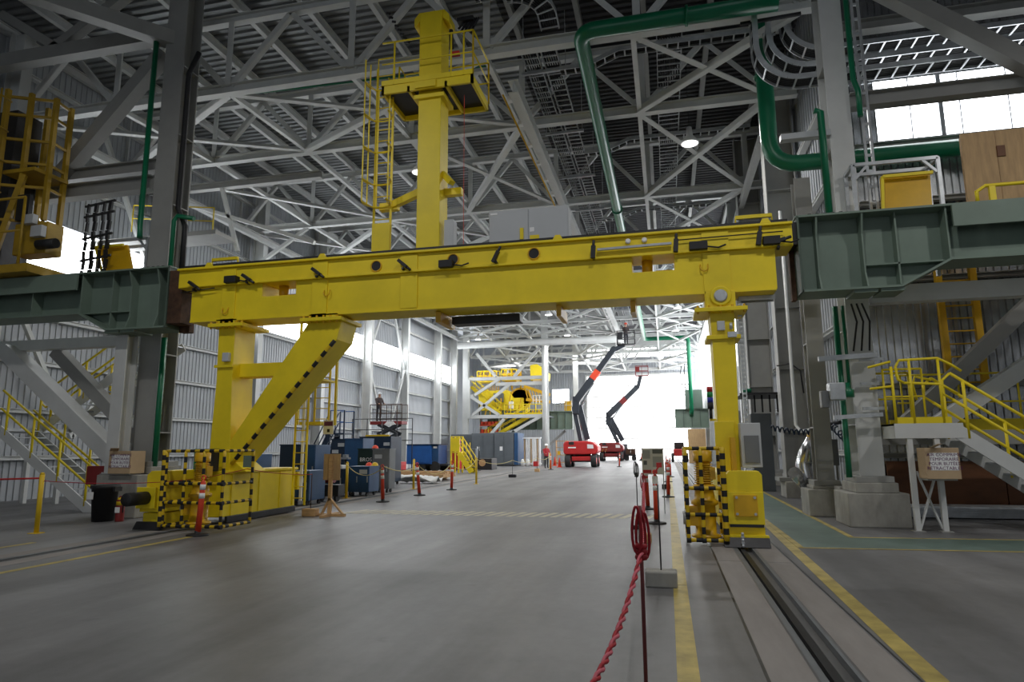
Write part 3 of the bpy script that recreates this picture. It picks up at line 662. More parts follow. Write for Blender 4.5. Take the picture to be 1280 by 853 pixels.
rail_run([(PX1, PY1, PZ + .2), (PX0, PY1, PZ + .2), (PX0, 13.9, PZ + .2)], 1.08, Y_, G)
LX, LY = -6.25, 13.5
ladder((LX, LY, 0), .42, 5.85, 10.7, 'x', parent=G)
MB().box(LX - .22, LX + .22, LY - .06, LY, 5.85, 6.75).build('ladder_guard_plate', Y_, G)
hs = [10.1, 9.3, 8.5, 7.7, 7.15]
for z in hs:
    MB().tube([(LX - .21, LY, z)] + arc((LX, LY - .35, z), .33, 155, 385, (1, 0, 0), (0, -1, 0), 12)[::1] + [(LX + .21, LY, z)], .018, 6).build('cage_hoop', Y_, G)
for a in (165, 205, 245, 295, 335, 375):
    p = Vector((LX + .33 * math.cos(math.radians(a)), LY - .35 - .33 * math.sin(math.radians(a)) * 1, 0))
    MB().bar((p.x, p.y, 7.15), (p.x, p.y, 10.7 if a < 230 else 10.1), .03, .012).build('cage_bar', Y_, G)
MB().tube([(LX - .2, LY, 10.7), (LX - .2, LY, 10.95), (PX0, LY, 10.95)], .02, 6).build('ladder_handrail', Y_, G)
MB().bar((-5.2, 13.45, 7.45), (-6.1, 13.6, 7.2), .14, .16).box(-6.35, -5.9, 13.55, 13.7, 7.1, 7.28).build('ladder_arm', Y_, G)
MB().bar((-4.75, 13.35, 7.8), (-4.45, 13.2, 7.45), .16, .1).bar((-4.7, 13.5, 7.35), (-4.3, 13.5, 7.35), .16, .16).build('mast_bracket', Y_, G)
cabn = MB().box(-3.7, -1.9, 13.62, 14.1, 5.85, 6.86).build('switch_cabinet', LG, G, .015)
for x0, x1 in ((-3.68, -2.8), (-2.78, -1.92)): MB().box(x0, x1, 13.6, 13.625, 6.0, 6.84).build('door', LG, cabn, .004)
MB().box(-2.98, -2.9, 13.57, 13.6, 6.14, 6.4).build('handle', Y_, cabn); MB().box(-2.76, -2.55, 13.592, 13.6, 6.06, 6.22).build('warning_label', Y_, cabn)
MB().box(-2.76, -2.66, 13.592, 13.6, 6.3, 6.4).box(-3.66, -3.5, 13.592, 13.6, 6.76, 6.8).build('paper_label', WHT, cabn)
MB().box(-4.62, -4.4, 13.2, 13.45, 5.85, 6.6).build('junction_box', LG, G, .01)
m = MB()
for i in range(7): m.bar((-4.35 + i * .06, 13.3, 11.3 - (i % 3) * .08), (-4.2 + i * .05, 13.45, 11.62), .03, .05)
m.box(-4.4, -4.0, 13.3, 13.5, 11.5, 11.6).build('cable_carrier', BK, G)
m = MB()
for i in range(8): m.bar((-5.5 - i * .05, 13.1 - i * .05, 11.0 + i * .08), (-5.62 - i * .05, 13.2 - i * .05, 11.1 + i * .08), .03, .05)
m.build('cable_carrier', BK, G)
MB().tube([(-4.45, 13.05, 11.1), (-4.43, 13.0, 10.9), (-4.4, 12.98, 10.6)], .05, 8).build('hanging_control', BK, G)
MB().box(-4.42, -4.22, 12.95, 13.05, 10.42, 10.5).build('red_hook_block', RD, G)
MB().cyl((-4.2, 13.3, 5.9), (-4.2, 13.3, 9.6), .006, 5).build('signal_cord', RO, G)
# ================================================================== GREEN RUNWAY GIRDERS
def girder(s, x0, label):
    """s=+1 runs to the right from x0, s=-1 to the left"""
    X = lambda d: x0 + s * d
    t = thing('runway_girder', (X(1.5), 13.3, 4.5), label, 'girder', 'green runway girders')
    pts = [(X(0), 4.5), (X(1.7), 4.5), (X(2.55), 4.95), (X(9), 4.95), (X(9), 5.93), (X(0), 5.93)]
    MB().prism(pts if s > 0 else pts[::-1], 13.3, 13.34).build('web', GP, t)
    MB().box(X(-.04), X(9), 12.95, 13.7, 5.93, 5.97).build('top_flange', GP, t)
    MB().box(X(0), X(1.7), 12.95, 13.7, 4.46, 4.5).build('bottom_flange', GP, t)
    MB().bar((X(1.69), 13.32, 4.48), (X(2.56), 13.32, 4.94), .75, .04).build('bottom_flange', GP, t)
    MB().box(X(2.55), X(9), 12.95, 13.7, 4.91, 4.95).build('bottom_flange', GP, t)
    for d, z in ((.34, 4.5), (1.14, 4.5), (2.55, 4.95), (4.05, 4.95), (5.5, 4.95), (7, 4.95)):
        MB().prism([(12.97, z), (13.3, z), (13.3, 5.93), (12.97, 5.93), (13.08, 5.55), (13.08, z + .3)] if d in (.34, 1.14) else [(13.0, z), (13.3, z), (13.3, 5.93), (13.0, 5.93)], X(d) - .015, X(d) + .015, 'x').build('stiffener', GP, t)
    MB().box(X(1.73) - .015, X(1.73) + .015, 13.1, 13.3, 4.54, 5.93).build('stiffener', GP, t)
    MB().box(X(1.15), X(2.5), 13.1, 13.3, 4.93, 4.96).build('stiffener', GP, t)
    MB().box(X(2.62), X(9), 12.9, 12.95, 5.52, 5.93).build('side_plate', GP, t)
    MB().box(X(0) - .02, X(0) + .02, 12.95, 13.7, 4.46, 5.95).build('end_plate', GPD, t)
    MB().box(X(-.02), X(-.4 if s < 0 else -.11), 12.98, 13.4, 4.55 if s < 0 else 5.4, 5.85).build('end_stop', RUST if s < 0 else DK, t, .01)
    MB().box(X(-.02), X(-.3 if s < 0 else -.11), 13.42, 13.6, 4.4, 5.5).build('end_stop', RUST, t, .01)
    MB().box(X(1.35), X(1.75), 13.0, 13.6, 4.4, 4.46).box(X(.9), X(1.3), 13.0, 13.6, 4.4, 4.46).build('bearing_pad', GP, t)
    for i in range(5): MB().box(X(.2 + i * .14), X(.26 + i * .14), 13.0, 13.1, 5.97, 6.0).build('rail_clip', DK, t)
    return t
girder(1, 2.62, 'sage green runway girder on the right, resting on the column by the right stair')
girder(-1, -11.5, 'sage green runway girder on the left with a rusty end stop')
def hatch(px, lean, label, y=13.85):
    t = thing('hatch_cover', (px, y, 5.98), label, 'hatch', 'raised yellow hatch covers')
    x0, x1 = px - .45, px + .45
    MB()._add([(x0, y, 6.0), (x1, y, 6.0), (x1 + lean, y + .12, 6.98), (x0 + lean, y + .12, 6.98), (x0, y + .07, 6.0), (x1, y + .07, 6.0), (x1 + lean, y + .19, 6.98), (x0 + lean, y + .19, 6.98)],
        [(0, 1, 2, 3), (7, 6, 5, 4), (0, 4, 5, 1), (1, 5, 6, 2), (2, 6, 7, 3), (3, 7, 4, 0)]).build('plate', YD, t)
    MB().bar((x0 + lean, y - .0, 6.94), (x1 + lean, y - .0, 6.94), .06, .06).bar((x0 + lean, y + .02, 6.95), (x0, y - .04, 6.02), .05, .05).build('rim', Y_, t)
    for x in (x0 - .06, x1 + .06): MB().box(x - .04, x + .04, y - .06, y + .1, 5.97, 6.2).build('hinge', Y_, t)
hatch(4.83, .08, 'raised yellow hatch cover standing on the right green girder')
hatch(-13.8, -.43, 'raised yellow hatch cover leaning left on the left green girder')
def opening_frame(x0, x1, z1, label):
    t = thing('galvanised_stand', ((x0 + x1) / 2, 14.2, 5.98), label, 'frame', 'galvanised hatch frames')
    for x in (x0, x1):
        for y in (14.05, 14.6): MB().bar((x, y, 5.0), (x, y, z1), .07, .07).build('post', GV, t)
        MB().bar((x, 14.05, z1), (x, 14.6, z1), .07, .07).build('cross_bar', GV, t)
    for y in (14.05, 14.6): MB().bar((x0, y, z1), (x1, y, z1), .07, .07).build('cross_bar', GV, t)
    for x, s in ((x0, 1), (x1, -1)): MB().bar((x + s * .03, 14.05, z1 - .3), (x + s * .3, 14.05, z1), .05, .05).build('corner_brace', GV, t)
opening_frame(3.98, 5.55, 7.32, 'galvanised frame around the right yellow hatch cover')
opening_frame(-14.75, -13.2, 7.15, 'galvanised frame around the left yellow hatch cover')
p = thing('plywood_screen', (7.4, 14.0, 5.97), 'plywood screen of two sheets standing on the right green girder', 'screen')
for x0, x1 in ((5.98, 6.58), (6.59, 7.8), (7.81, 9.0)): MB().box(x0, x1, 14.0, 14.03, 6.1, 7.75).build('plywood_sheet', PLY, p)
MB().box(6.58, 6.72, 13.97, 14.0, 7.2, 7.42).build('patch', PLYD, p)
for x in (6.0, 7.2, 8.8): MB().box(x, x + .08, 14.03, 14.12, 5.6, 7.7).build('batten', WOOD, p)
t = thing('guard_rail', (7, 13.2, 5.97), 'low yellow guard rail in front of the plywood screen', 'railing')
MB().tube([(5.75, 13.1, 5.97), (5.75, 13.1, 6.2), (5.9, 13.1, 6.3), (11, 13.1, 6.3)], .035, 8).build('top_rail', Y_, t)
for x in (6.0, 7.3, 8.6): MB().box(x - .05, x + .05, 13.07, 13.13, 5.97, 6.28).build('rail_post', Y_, t)
# ================================================================== PIPES
def pipe(name, pts, r, label, material=PG, n=14, flanges=()):
    c = Vector(pts[0])
    o = MB().tube(pts, r, n).build(name, material, None, 0, c)
    tag(o, label, 'pipe')
    for p, ax in flanges:
        p = Vector(p); a = {'x': Vector((.03, 0, 0)), 'y': Vector((0, .03, 0)), 'z': Vector((0, 0, .03))}[ax]
        MB().cyl(p - a, p + a, r * 1.25, n).build('flange', material, o)
    return o
def bend(p0, c, p1, r=.45, n=6):
    """corner points for a pipe turning at c"""
    p0, c, p1 = Vector(p0), Vector(c), Vector(p1)
    a = (p0 - c).normalized(); b = (p1 - c).normalized()
    return [c + a * r * (1 - t) ** 2 + b * r * t ** 2 for t in [i / n for i in range(n + 1)]]
zc = 12.0
A = (3.05, 15.1, 12.0); B = (-1.72, 15.1, 12.0); D = (-1.72, 64.6, 12.0); E_ = (2.4, 64.6, 12.0); F_ = (2.4, 64.6, 4.8)
pipe('green_pipe', [(3.0, 15.1, 12.0)] + bend(A, B, D) + bend(B, D, E_) + bend(D, E_, F_) + [F_, (2.4, 65.2, 4.5)], .2, 'long green pipe crossing under the roof, then running back to the bright door', flanges=(((.9, 15.1, 12), 'x'), ((-1.72, 28, 12), 'y'), ((-1.72, 42, 12), 'y')))
pipe('green_pipe', [(2.9, 16.95, 15.0), (2.9, 16.95, 10)] + bend((2.9, 16.95, 11), (2.9, 16.95, 8.7), (8, 16.95, 8.7), .7) + [(9.4, 16.95, 8.7)], .21, 'green pipe dropping beside the right columns and turning right above the girder', flanges=(((4.2, 16.95, 8.7), 'x'), ((2.9, 16.95, 11.2), 'z')))
pipe('green_riser', [(4.32, 14.6, 13.5), (4.3, 14.55, 9.5), (4.36, 14.5, 9.2), (4.36, 14.5, 8.6)], .06, 'thin green pipe just right of the upper right column', n=8)
pipe('green_riser', [(3.42, 14.4, 8.8), (3.55, 14.4, 8.75), (3.55, 14.4, 5.97)], .075, 'green pipe on the left edge of the right column above the girder', n=8)
pipe('green_riser', [(3.58, 14.75, 4.5), (3.58, 14.75, 1.5), (3.58, 14.75, .95)], .06, 'green pipe running down the right column below the girder', n=8)
pipe('green_riser', [(3.72, 14.72, 4.5), (3.72, 14.72, 2.6)], .035, 'thin green pipe beside the one below the right girder', n=8)
pipe('green_riser', [(-13.35, 13.9, 13.2), (-13.35, 13.9, 7.4), (-13.28, 13.85, 7.1)], .07, 'green pipe down the left column above the left girder', n=8)
pipe('green_riser', [(-12.3, 13.9, 6.0), (-12.3, 13.9, 7.5), (-12.2, 13.9, 7.62), (-11.7, 13.9, 7.5)], .06, 'small green pipe bend standing on the left girder by the column', n=8)
pipe('green_riser', [(-12.35, 13.95, 4.4), (-12.35, 13.95, 1.02)], .07, 'green pipe down the left column below the left girder', n=8)
pipe('green_pipe', [(-20, 18.0, 14.0), (-12.6, 18.0, 13.5), (-4.8, 18.0, 13.3)], .035, 'thin green sprinkler line under the roof left of the mast', n=6)
pipe('cable_conduit', [(-12.1, 14.1, 12.4), (-12.38, 14.1, 11.8), (-12.38, 14.1, 7.9), (-12.12, 14.1, 7.4), (-12.12, 14.1, 5.98)], .07, 'black cable bundle down the right side of the tall left column', BK, 8)
pipe('cable_conduit', [(3.72, 20.8, 8.8), (3.72, 20.8, 2.2), (3.8, 20.6, 2.0), (4.0, 19, 2.05)], .05, 'pale conduit running down between the right columns', LS, 8)
pipe('cable_conduit', [(3.95, 20.0, 8.0), (3.95, 20.0, 2.3), (4.05, 19.8, 2.15), (4.15, 17.5, 2.15)], .045, 'dark conduit running down between the right columns', DK, 8)
pipe('air_hose', [Vector((2.6 + .062 * i * .3, 17.8, 2.05)) + Vector((0, math.cos(i * 1.05) * .07, math.sin(i * 1.05) * .07 - .12 * math.sin(math.pi * i / 80))) for i in range(0, 81)] +
     [Vector((4.1 - .0 + .32 * i / 60, 17.8 - 2 * i / 60, 2.0 - 1.0 * i / 60)) + Vector((math.cos(i * 1.05) * .08, 0, math.sin(i * 1.05) * .08)) for i in range(1, 61)], .022,
     'dark blue coiled air hose sagging between the right columns', BN, 6)
pipe('cable', [(3.5, 22.0, 4.1), (3.9, 21.9, 4.15), (4.15, 21.8, 3.9), (4.2, 21.8, 3.2)], .025, 'black cable looping off the wide grey column', BK, 6)
# ================================================================== CABLE TRAYS
def tray(name, path, up, w, label, group, step=.3, m_=GV, dark=True):
    """ladder cable tray: two rails along path with rungs; up is the tray's normal at each point"""
    pts = [Vector(p) for p in path]
    t = thing(name, pts[0], label, 'cable tray', group)
    sides = []
    for i, p in enumerate(pts):
        d = (pts[min(i + 1, len(pts) - 1)] - pts[max(i - 1, 0)]).normalized()
        u = Vector(up[i] if isinstance(up, list) else up); sides.append((d.cross(u).normalized(), u))
    for s in (-1, 1):
        m = MB()
        for i in range(len(pts) - 1):
            m.bar(pts[i] + sides[i][0] * (s * w / 2), pts[i + 1] + sides[i + 1][0] * (s * w / 2), .025, .13, sides[i][1])
        m.build('side_rail', m_, t)
    tot = 0; nxt = step / 2; kk = 0
    for i in range(len(pts) - 1):
        L_ = (pts[i + 1] - pts[i]).length
        while nxt < tot + L_ and kk < 290:
            c = pts[i].lerp(pts[i + 1], (nxt - tot) / L_); sd, u = sides[i]
            MB().bar(c - sd * w / 2 - u * .05, c + sd * w / 2 - u * .05, .04, .03, u).build('tray_rung', m_, t); nxt += step; kk += 1
        tot += L_
    if dark:
        m = MB()
        for j in range(max(2, int(w / .07))):
            o = -w / 2 + .05 + j * (w - .1) / max(1, int(w / .07) - 1)
            m.tube([pts[i] + sides[i][0] * o + sides[i][1] * .0 for i in range(len(pts))], .022, 5)
        m.build('cables', BK, t)
    return t
g = 'cable trays under the roof'
def yrun(x, z, y0, y1): return [(x, y0, z), (x, (y0 + y1) / 2, z), (x, y1, z)]
UP = (0, 0, 1)
tray('cable_tray', yrun(-3.45, 13.0, 16.6, 62), UP, .45, 'left one of the twin cable trays running back under the roof', g, .32)
tray('cable_tray', yrun(-2.88, 13.0, 16.6, 62), UP, .45, 'right one of the twin cable trays running back under the roof', g, .32)
tray('cable_tray', yrun(.55, 13.2, 16.6, 60), UP, .7, 'wide cable tray running back under the roof left of the white column', g, .32)
for k_, (y, z) in enumerate(((17.6, 12.9), (23.5, 13.0), (31, 13.0), (37, 13.2))):
    tray('cable_tray', [(-2.6, y, z - .35), (-1.8, y, z - .35), (-.9, y, z), (3.4, y, z)], UP, .3, 'cross cable tray under the shade-toned roof, %s of four' % ('first', 'second', 'third', 'last')[k_], g, .3)
tray('cable_tray', [(-4.6, 15.2, 13.6), (-3.6, 15.0, 13.5)] + [tuple(v) for v in arc((-3.6, 15.9, 13.3), .9, -90, 0, (1, 0, 0), (0, 1, 0), 5)] + [(-2.7, 16.5, 13.2)], UP, .5, 'curved cable tray at the top edge above the mast platform', g, .3)
for y in range(18, 62, 4):
    o = MB().bar((-3.85, y, 12.85), (-2.45, y, 12.85), .09, .09).cyl((-3.8, y, 12.85), (-3.8, y, 14.8), .012, 5).cyl((-2.5, y, 12.85), (-2.5, y, 14.8), .012, 5).build('tray_hanger', GV, None, 0, (-3.1, y, 12.85))
    tag(o, 'trapeze hanger under the twin cable trays, ' + ('nearest', 'second', 'third', 'fourth', 'fifth', 'sixth', 'seventh', 'eighth', 'ninth', 'tenth', 'farthest')[(y - 18) // 4] + ' from the front', 'hanger', 'twin tray hangers')
# three trays that come down and sweep out to the right
g = 'swept cable trays at upper right'
for k_, (y, z, x0) in enumerate(((15.62, 10.2, 2.5), (16.18, 10.8, 2.9), (16.7, 11.5, 3.4))):
    R1 = .95
    pts = [(x0, y, 12.1 if k_ < 2 else 14.5), (x0, y, z + R1)] + [tuple(v) for v in arc((x0 + R1, y, z + R1), R1, 180, 270, (1, 0, 0), (0, 0, 1), 10)[1:]] + [(6, y, z), (9.5, y, z)]
    ups = [(1, 0, 0), (1, 0, 0)] + [tuple((Vector((x0 + R1, y, z + R1)) - Vector(p)).normalized()) for p in pts[2:12]] + [(0, 0, 1)] * 2
    tray('cable_tray', pts, ups, .48, 'cable tray sweeping down and out to the right, %s of three' % ('lowest', 'middle', 'highest')[k_], g, .36)
tag(MB().bar((2.2, 15.6, 11.9), (3.6, 15.6, 11.95), .07, .07).build('tray_support', DK, None, 0, (2.9, 15.6, 11.9)), 'dark support bar across the swept trays', 'bracket')
o = MB().box(4.42, 4.47, 14.65, 14.7, 5.98, 12.2).build('strut_rail', GV, None, 0, (4.5, 14.67, 5.98)); MB().box(4.55, 4.60, 14.65, 14.7, 5.98, 12.2).build('channel', GV, o); tag(o, 'upright slotted metal rail just right of the right column', 'rail')
for i in range(16): MB().box(4.47, 4.55, 14.66, 14.69, 6.3 + i * .36, 6.36 + i * .36).build('slot_bridge', GV, o)
for i, (x, z) in enumerate(((2.75, 8.3), (2.85, 6.05))):
    tag(MB().box(x, 3.78, 14.6, 14.8, z, z + .14).build('bracket_box', LG, None, .008, (x, 14.4, z)), 'pale box on the right column, %s' % ('beside the green pipe bracket', 'just above the green girder')[i], 'box')
t = thing('valve_station', (3.55, 14.55, 2.2), 'cluster of grey valve boxes and clamps on the right column', 'valve')
MB().box(3.25, 3.55, 14.3, 14.6, 2.5, 2.85).build('valve_body', GV, t, .02); MB().box(3.1, 3.25, 14.4, 14.6, 2.35, 2.7).build('actuator', GR, t, .02)
MB().bar((3.1, 14.4, 3.35), (4.2, 14.4, 3.4), .08, .1).build('clamp_bar', GV, t); MB().bar((3.3, 14.4, 2.15), (4.2, 14.4, 2.2), .08, .08).build('clamp_bar', GV, t)
MB().lathe((3.6, 14.4, 2.55), [(.12, 0), (.12, .15), (.05, .2), (.05, .3)], 12).build('valve_head', PG, t)
for i in range(3): MB().box(3.9, 4.35, 14.55, 14.6, 2.3 + i * .5, 2.36 + i * .5).build('bracket', GV, t)
m = MB(); [m.tube([(3.85 + .1 * i, 14.55, 4.5), (3.9 + .12 * i, 14.45, 4.1), (3.8 + .15 * i, 14.5, 3.5)], .02, 5) for i in range(3)]; m.build('loose_cable', BK, t)
# ================================================================== STAIRS
def handrail(pts, parent, r=.024, loop=True):
    MB().tube(pts, r, 8).build('handrail', Y_, parent)
def flight(t, x0, z0, x1, z1, y0, y1, n, rails=('f', 'b'), m_=LS, rm=Y_):
    for y in (y0, y1): MB().bar((x0, y, z0), (x1, y, z1), .04, .26, (0, 0, 1)).build('stringer', m_, t)
    for i in range(n):
        f = (i + .5) / n
        x = x0 + (x1 - x0) * f; z = z0 + (z1 - z0) * f
        MB().box(x - .14, x + .14, y0 + .02, y1 - .02, z + .06, z + .09).build('tread', GV if m_ is LS else m_, t)
    for c in rails:
        y = y0 if c == 'f' else y1
        k_ = max(2, int(abs(x1 - x0) / 1.1) + 1)
        P = [Vector((x0 + (x1 - x0) * (i + .25) / (k_ - .5), y, z0 + (z1 - z0) * (i + .25) / (k_ - .5))) for i in range(k_)]
        for p in P: MB().cyl(p, p + Vector((0, 0, 1.08)), .03, 8).build('rail_post', rm, t)
        sg = 1 if x1 > x0 else -1
        a = Vector((x0 + (x1 - x0) * .02, y, z0 + (z1 - z0) * .02)); b_ = Vector((x1, y, z1))
        for h in (1.08, .58): MB().tube([a + Vector((0, 0, h)), b_ + Vector((0, 0, h))], .03, 8).build('handrail', rm, t)
        MB().tube([a + Vector((0, 0, 1.08)), a + Vector((-sg * .14, 0, .95)), a + Vector((-sg * .16, 0, .7)), a + Vector((0, 0, .58))], .026, 8).build('handrail_end', rm, t)
# right stair: platform, steps down to the right
t = thing('access_stair', (5, 14.5, 0), 'pale steel stair on the right with double yellow handrails and platform', 'stair')
MB().box(4.25, 5.35, 13.95, 15.3, 1.96, 2.0).build('platform_plate', GV, t)
MB().box(4.25, 5.42, 13.94, 13.96, 1.72, 2.0).box(4.25, 4.29, 13.95, 15.3, 1.72, 2.0).build('platform_edge', LS, t)
MB().box(4.3, 5.25, 13.96, 13.98, 2.0, 2.12).build('toe_board', Y_, t)
flight(t, 5.25, 1.9, 7.8, 0.0, 13.97, 14.9, 9)
for x in (4.5, 4.96):
    MB().bar((x, 14.0, 0), (x, 14.0, 1.74), .09, .09).build('leg', LS, t)
    MB().box(x - .1, x + .1, 13.9, 14.1, 0, .015).build('foot_plate', GS, t)
MB().bar((4.54, 13.99, .05), (4.9, 13.99, 1.1), .06, .03).bar((4.92, 14.03, .05), (4.58, 14.03, 1.1), .06, .03).build('leg_brace', LS, t)
for x in (4.3, 4.62, 5.12): MB().cyl((x, 13.97, 2.0), (x, 13.97, 3.22 if x > 4.4 else 3.1), .026, 8).build('rail_post', Y_, t)
MB().tube([(3.9, 14.0, 3.1), (4.3, 13.97, 3.2)], .024, 8).build('handrail', Y_, t); MB().tube([(3.9, 14.0, 2.68), (4.3, 13.97, 2.72)], .024, 8).build('handrail', Y_, t)
MB().tube([(4.5, 13.97, 2.78), (4.4, 13.97, 2.85), (4.38, 13.97, 3.1), (4.45, 13.97, 3.22), (5.12, 13.97, 3.24), (5.35, 13.97, 3.1), (5.5, 13.97, 2.98)], .026, 8).build('handrail', Y_, t); MB().tube([(4.5, 13.97, 2.78), (5.12, 13.97, 2.74), (5.4, 13.97, 2.55)], .026, 8).build('handrail', Y_, t)
for y in (14.5, 15.25):
    rail_run([(4.3, y, 2.0), (5.0, y, 2.0)], 1.1, Y_, t)
MB().tube([(5.0, 14.88, 2.5), (4.95, 14.88, 2.8), (5.0, 14.88, 2.98), (5.3, 14.88, 2.9)], .026, 8).build('handrail_end', Y_, t)
# second yellow railing farther back with the wall ladder
t = thing('walkway_railing', (7, 16.3, 2), 'yellow walkway railing behind the right stair, along the clad wall', 'railing')
rail_run([(5.1, 16.35, 1.9), (11, 16.35, 1.9)], 1.25, Y_, t, [(5.2 + 1.15 * i, 16.35, 1.9) for i in range(6)])
MB().box(4.9, 11, 16.33, 16.37, 1.9, 2.15).build('toe_board', Y_, t)
t = thing('wall_ladder', (6.75, 16.9, 2.0), 'tall yellow ladder on the clad wall behind the right stair', 'ladder')
for x in (6.4, 7.12): MB().box(x - .07, x + .07, 16.85, 16.97, 2.9, 6.6).build('ladder_rail', YD, t)
for i in range(12): MB().cyl((6.4, 16.9, 3.0 + i * .3), (7.12, 16.9, 3.0 + i * .3), .018, 6).build('rung', YD, t)
# sheets of steel lying by the wall
for i in range(5):
    tag(MB().box(5.0 + .04 * i, 11 - .3 * i, 16.2 - .08 * i + .3, 16.75, .02 + i * .055, .066 + i * .055).build('steel_sheet', GV, None, 0, (7, 16.6, .02 + i * .055)), 'long bright steel profile below the dark boards, %s of the pile' % ('lowest', 'second lowest', 'middle', 'second from the top', 'topmost')[i], 'steel profile', 'steel profiles by the annex wall')
# cardboard boxes with the printed sign
def sign_box(c, w, d, h, label):
    t = thing('cardboard_box', c, label, 'box', 'cardboard boxes with a printed paper sign')
    x, y, z = c
    MB().box(x - w / 2, x + w / 2, y - d / 2, y + d / 2, z, z + h).build('carton', CARD, t, .006)
    MB().bar((x - w * .3, y - d / 2, z + h), (x - w * .1, y - d / 2 - .1, z + h + .07), .18, .005).build('flap', CARD, t)
    s = w / .6
    MB().box(x - w * .37, x + w * .45, y - d / 2 - .004, y - d / 2 - .001, z + h * .28, z + h * .84).build('paper_sign', WHT, t)
    text(t, 'AIR COMPRIM\u00c9\nTEMPORAIRE\nPOUR BUT\u00c9ES\nR\u00c9TRACTABLES', (x + w * .04, y - d / 2 - .006, z + h * .56), .088 * s, PURP, spacing=.98)
    MB().box(x - w / 2 + .02, x + w / 2 - .05, y - d / 2 + .05, y + d / 2 - .05, z - .03, z).build('mount', GS, t)
    return t
sign_box((4.87, 13.75, .98), .56, .4, .56, 'cardboard box with a purple-lettered sign under the right stair platform')
sign_box((-12.66, 13.42, 1.03), .62, .45, .53, 'cardboard box with a purple-lettered sign tied to the left column plinth')
# left stair
t = thing('access_stair', (-16, 14.8, 0), 'grey steel stair on the left, two flights with yellow handrails', 'stair')
flight(t, -14.5, 0.0, -17.8, 2.15, 14.35, 15.3, 11, ('f', 'b'))
MB().box(-19.2, -17.7, 14.3, 16.5, 2.1, 2.2).build('landing', GV, t)
flight(t, -17.8, 2.2, -13.9, 4.6, 15.6, 16.5, 13, ('f', 'b'))
for x in (-17.9, -19.1):
    for y in (14.4, 16.4): MB().bar((x, y, 0), (x, y, 2.1), .12, .12).build('leg', LS, t)
MB().bar((-17.9, 14.4, .1), (-19.1, 14.4, 2.0), .08, .08).build('leg_brace', LS, t)
rail_run([(-19.2, 14.3, 2.2), (-17.9, 14.3, 2.2)], 1.1, Y_, t)
MB().box(-19.2, -17.8, 14.28, 14.3, 2.2, 2.32).build('toe_board', Y_, t)
# ================================================================== LEFT CRANE CART ON THE GIRDER
t = thing('transfer_cart', (-16.8, 13.2, 5.95), 'dark yellow crane cart with ladders standing on the left green girder', 'crane cart')
MB().box(-18.8, -15.3, 12.55, 13.9, 5.99, 6.2).build('deck_frame', YDD, t)
for x, y in ((-18.0, 12.7), (-16.85, 12.75), (-16.35, 13.0), (-15.85, 13.3), (-16.7, 13.8), (-15.95, 13.85)):
    MB().box(x - .055, x + .055, y - .055, y + .055, 6.2 if y < 12.9 else 7.6, 11.2 - abs(x + 17) * .1).build('frame_post', YDD, t)
MB().box(-17.7, -16.9, 13.1, 13.85, 6.2, 10.8).build('machine_house', DK, t, .02)
for z in (7.55, 8.5, 9.15, 9.8, 10.5, 11.0):
    MB().bar((-16.85, 12.78, z), (-15.85, 13.3, z), .06, .07).build('frame_rung', YDD, t)
    MB().bar((-15.85, 13.3, z), (-15.95, 13.85, z), .06, .07).build('frame_rung', YDD, t)
MB().box(-16.9, -15.85, 12.9, 13.9, 8.85, 8.95).build('upper_deck', YDD, t)
MB().bar((-16.8, 12.8, 6.3), (-16.3, 13.0, 8.8), .1, .14).build('slanted_plate', YDD, t)
for x in (-17.95, -17.35): MB().bar((x, 12.5, 6.2), (x, 12.5, 11.5), .05, .05).build('ladder_rail', YDD, t)
for i in range(18): MB().cyl((-17.95, 12.5, 6.4 + i * .29), (-17.35, 12.5, 6.4 + i * .29), .018, 6).build('rung', YDD, t)
for i in range(5): MB().tube([(-17.35, 12.5, 7.4 + i * .85), (-17.0, 12.25, 7.4 + i * .85), (-16.6, 12.4, 7.4 + i * .85), (-16.7, 12.75, 7.4 + i * .85)], .025, 6).build('cage_hoop', YDD, t)
for x, y in ((-17.0, 12.27), (-16.62, 12.4)): MB().bar((x, y, 7.4), (x, y, 11.0), .035, .03).build('cage_bar', YDD, t)
rail_run([(-18.6, 12.55, 6.2), (-16.9, 12.55, 6.2), (-15.6, 12.55, 6.2)], 1.75, YDD, t, r=.035)
MB().box(-16.4, -15.35, 13.0, 13.5, 6.6, 7.45).build('drive_housing', YDD, t, .03)
MB().cyl((-15.5, 12.95, 6.8), (-14.95, 12.95, 6.8), .13, 14).build('motor', BK, t)
MB().box(-15.7, -15.35, 12.85, 13.0, 7.0, 7.3).build('terminal_box', LG, t, .01); MB().box(-15.95, -15.6, 12.8, 12.95, 7.35, 7.6).build('terminal_box', LG, t, .01)
MB().box(-16.3, -15.9, 12.9, 13.0, 7.5, 8.2).build('dark_panel', BK, t)
MB().tube([(-18.6, 12.4, 4.6), (-17.2, 12.45, 5.0), (-16.7, 12.45, 5.4)], .02, 5).build('cord', ROPEY, t)
t = thing('cable_chain_rack', (-14.9, 13.6, 5.97), 'dark rack of jointed cable carriers beside the left crane cart', 'rack')
for i, x in enumerate((-14.75, -14.5, -14.25, -14.05)):
    m = MB()
    for j in range(8): m.bar((x, 13.6, 6.0 + j * .26), (x + .02 * ((j % 2) * 2 - 1), 13.6, 6.24 + j * .26), .09 if i % 2 else .05, .06)
    m.build('carrier', BK, t)
for z in (6.5, 7.1, 7.7, 8.0): MB().bar((-14.85, 13.6, z), (-13.9, 13.6, z + .1), .05, .05).build('cross_bar', DK, t)
t = thing('walkway_railing', (-16.2, 19.0, 9.3), 'small yellow railing and white box high behind the left brace', 'railing')
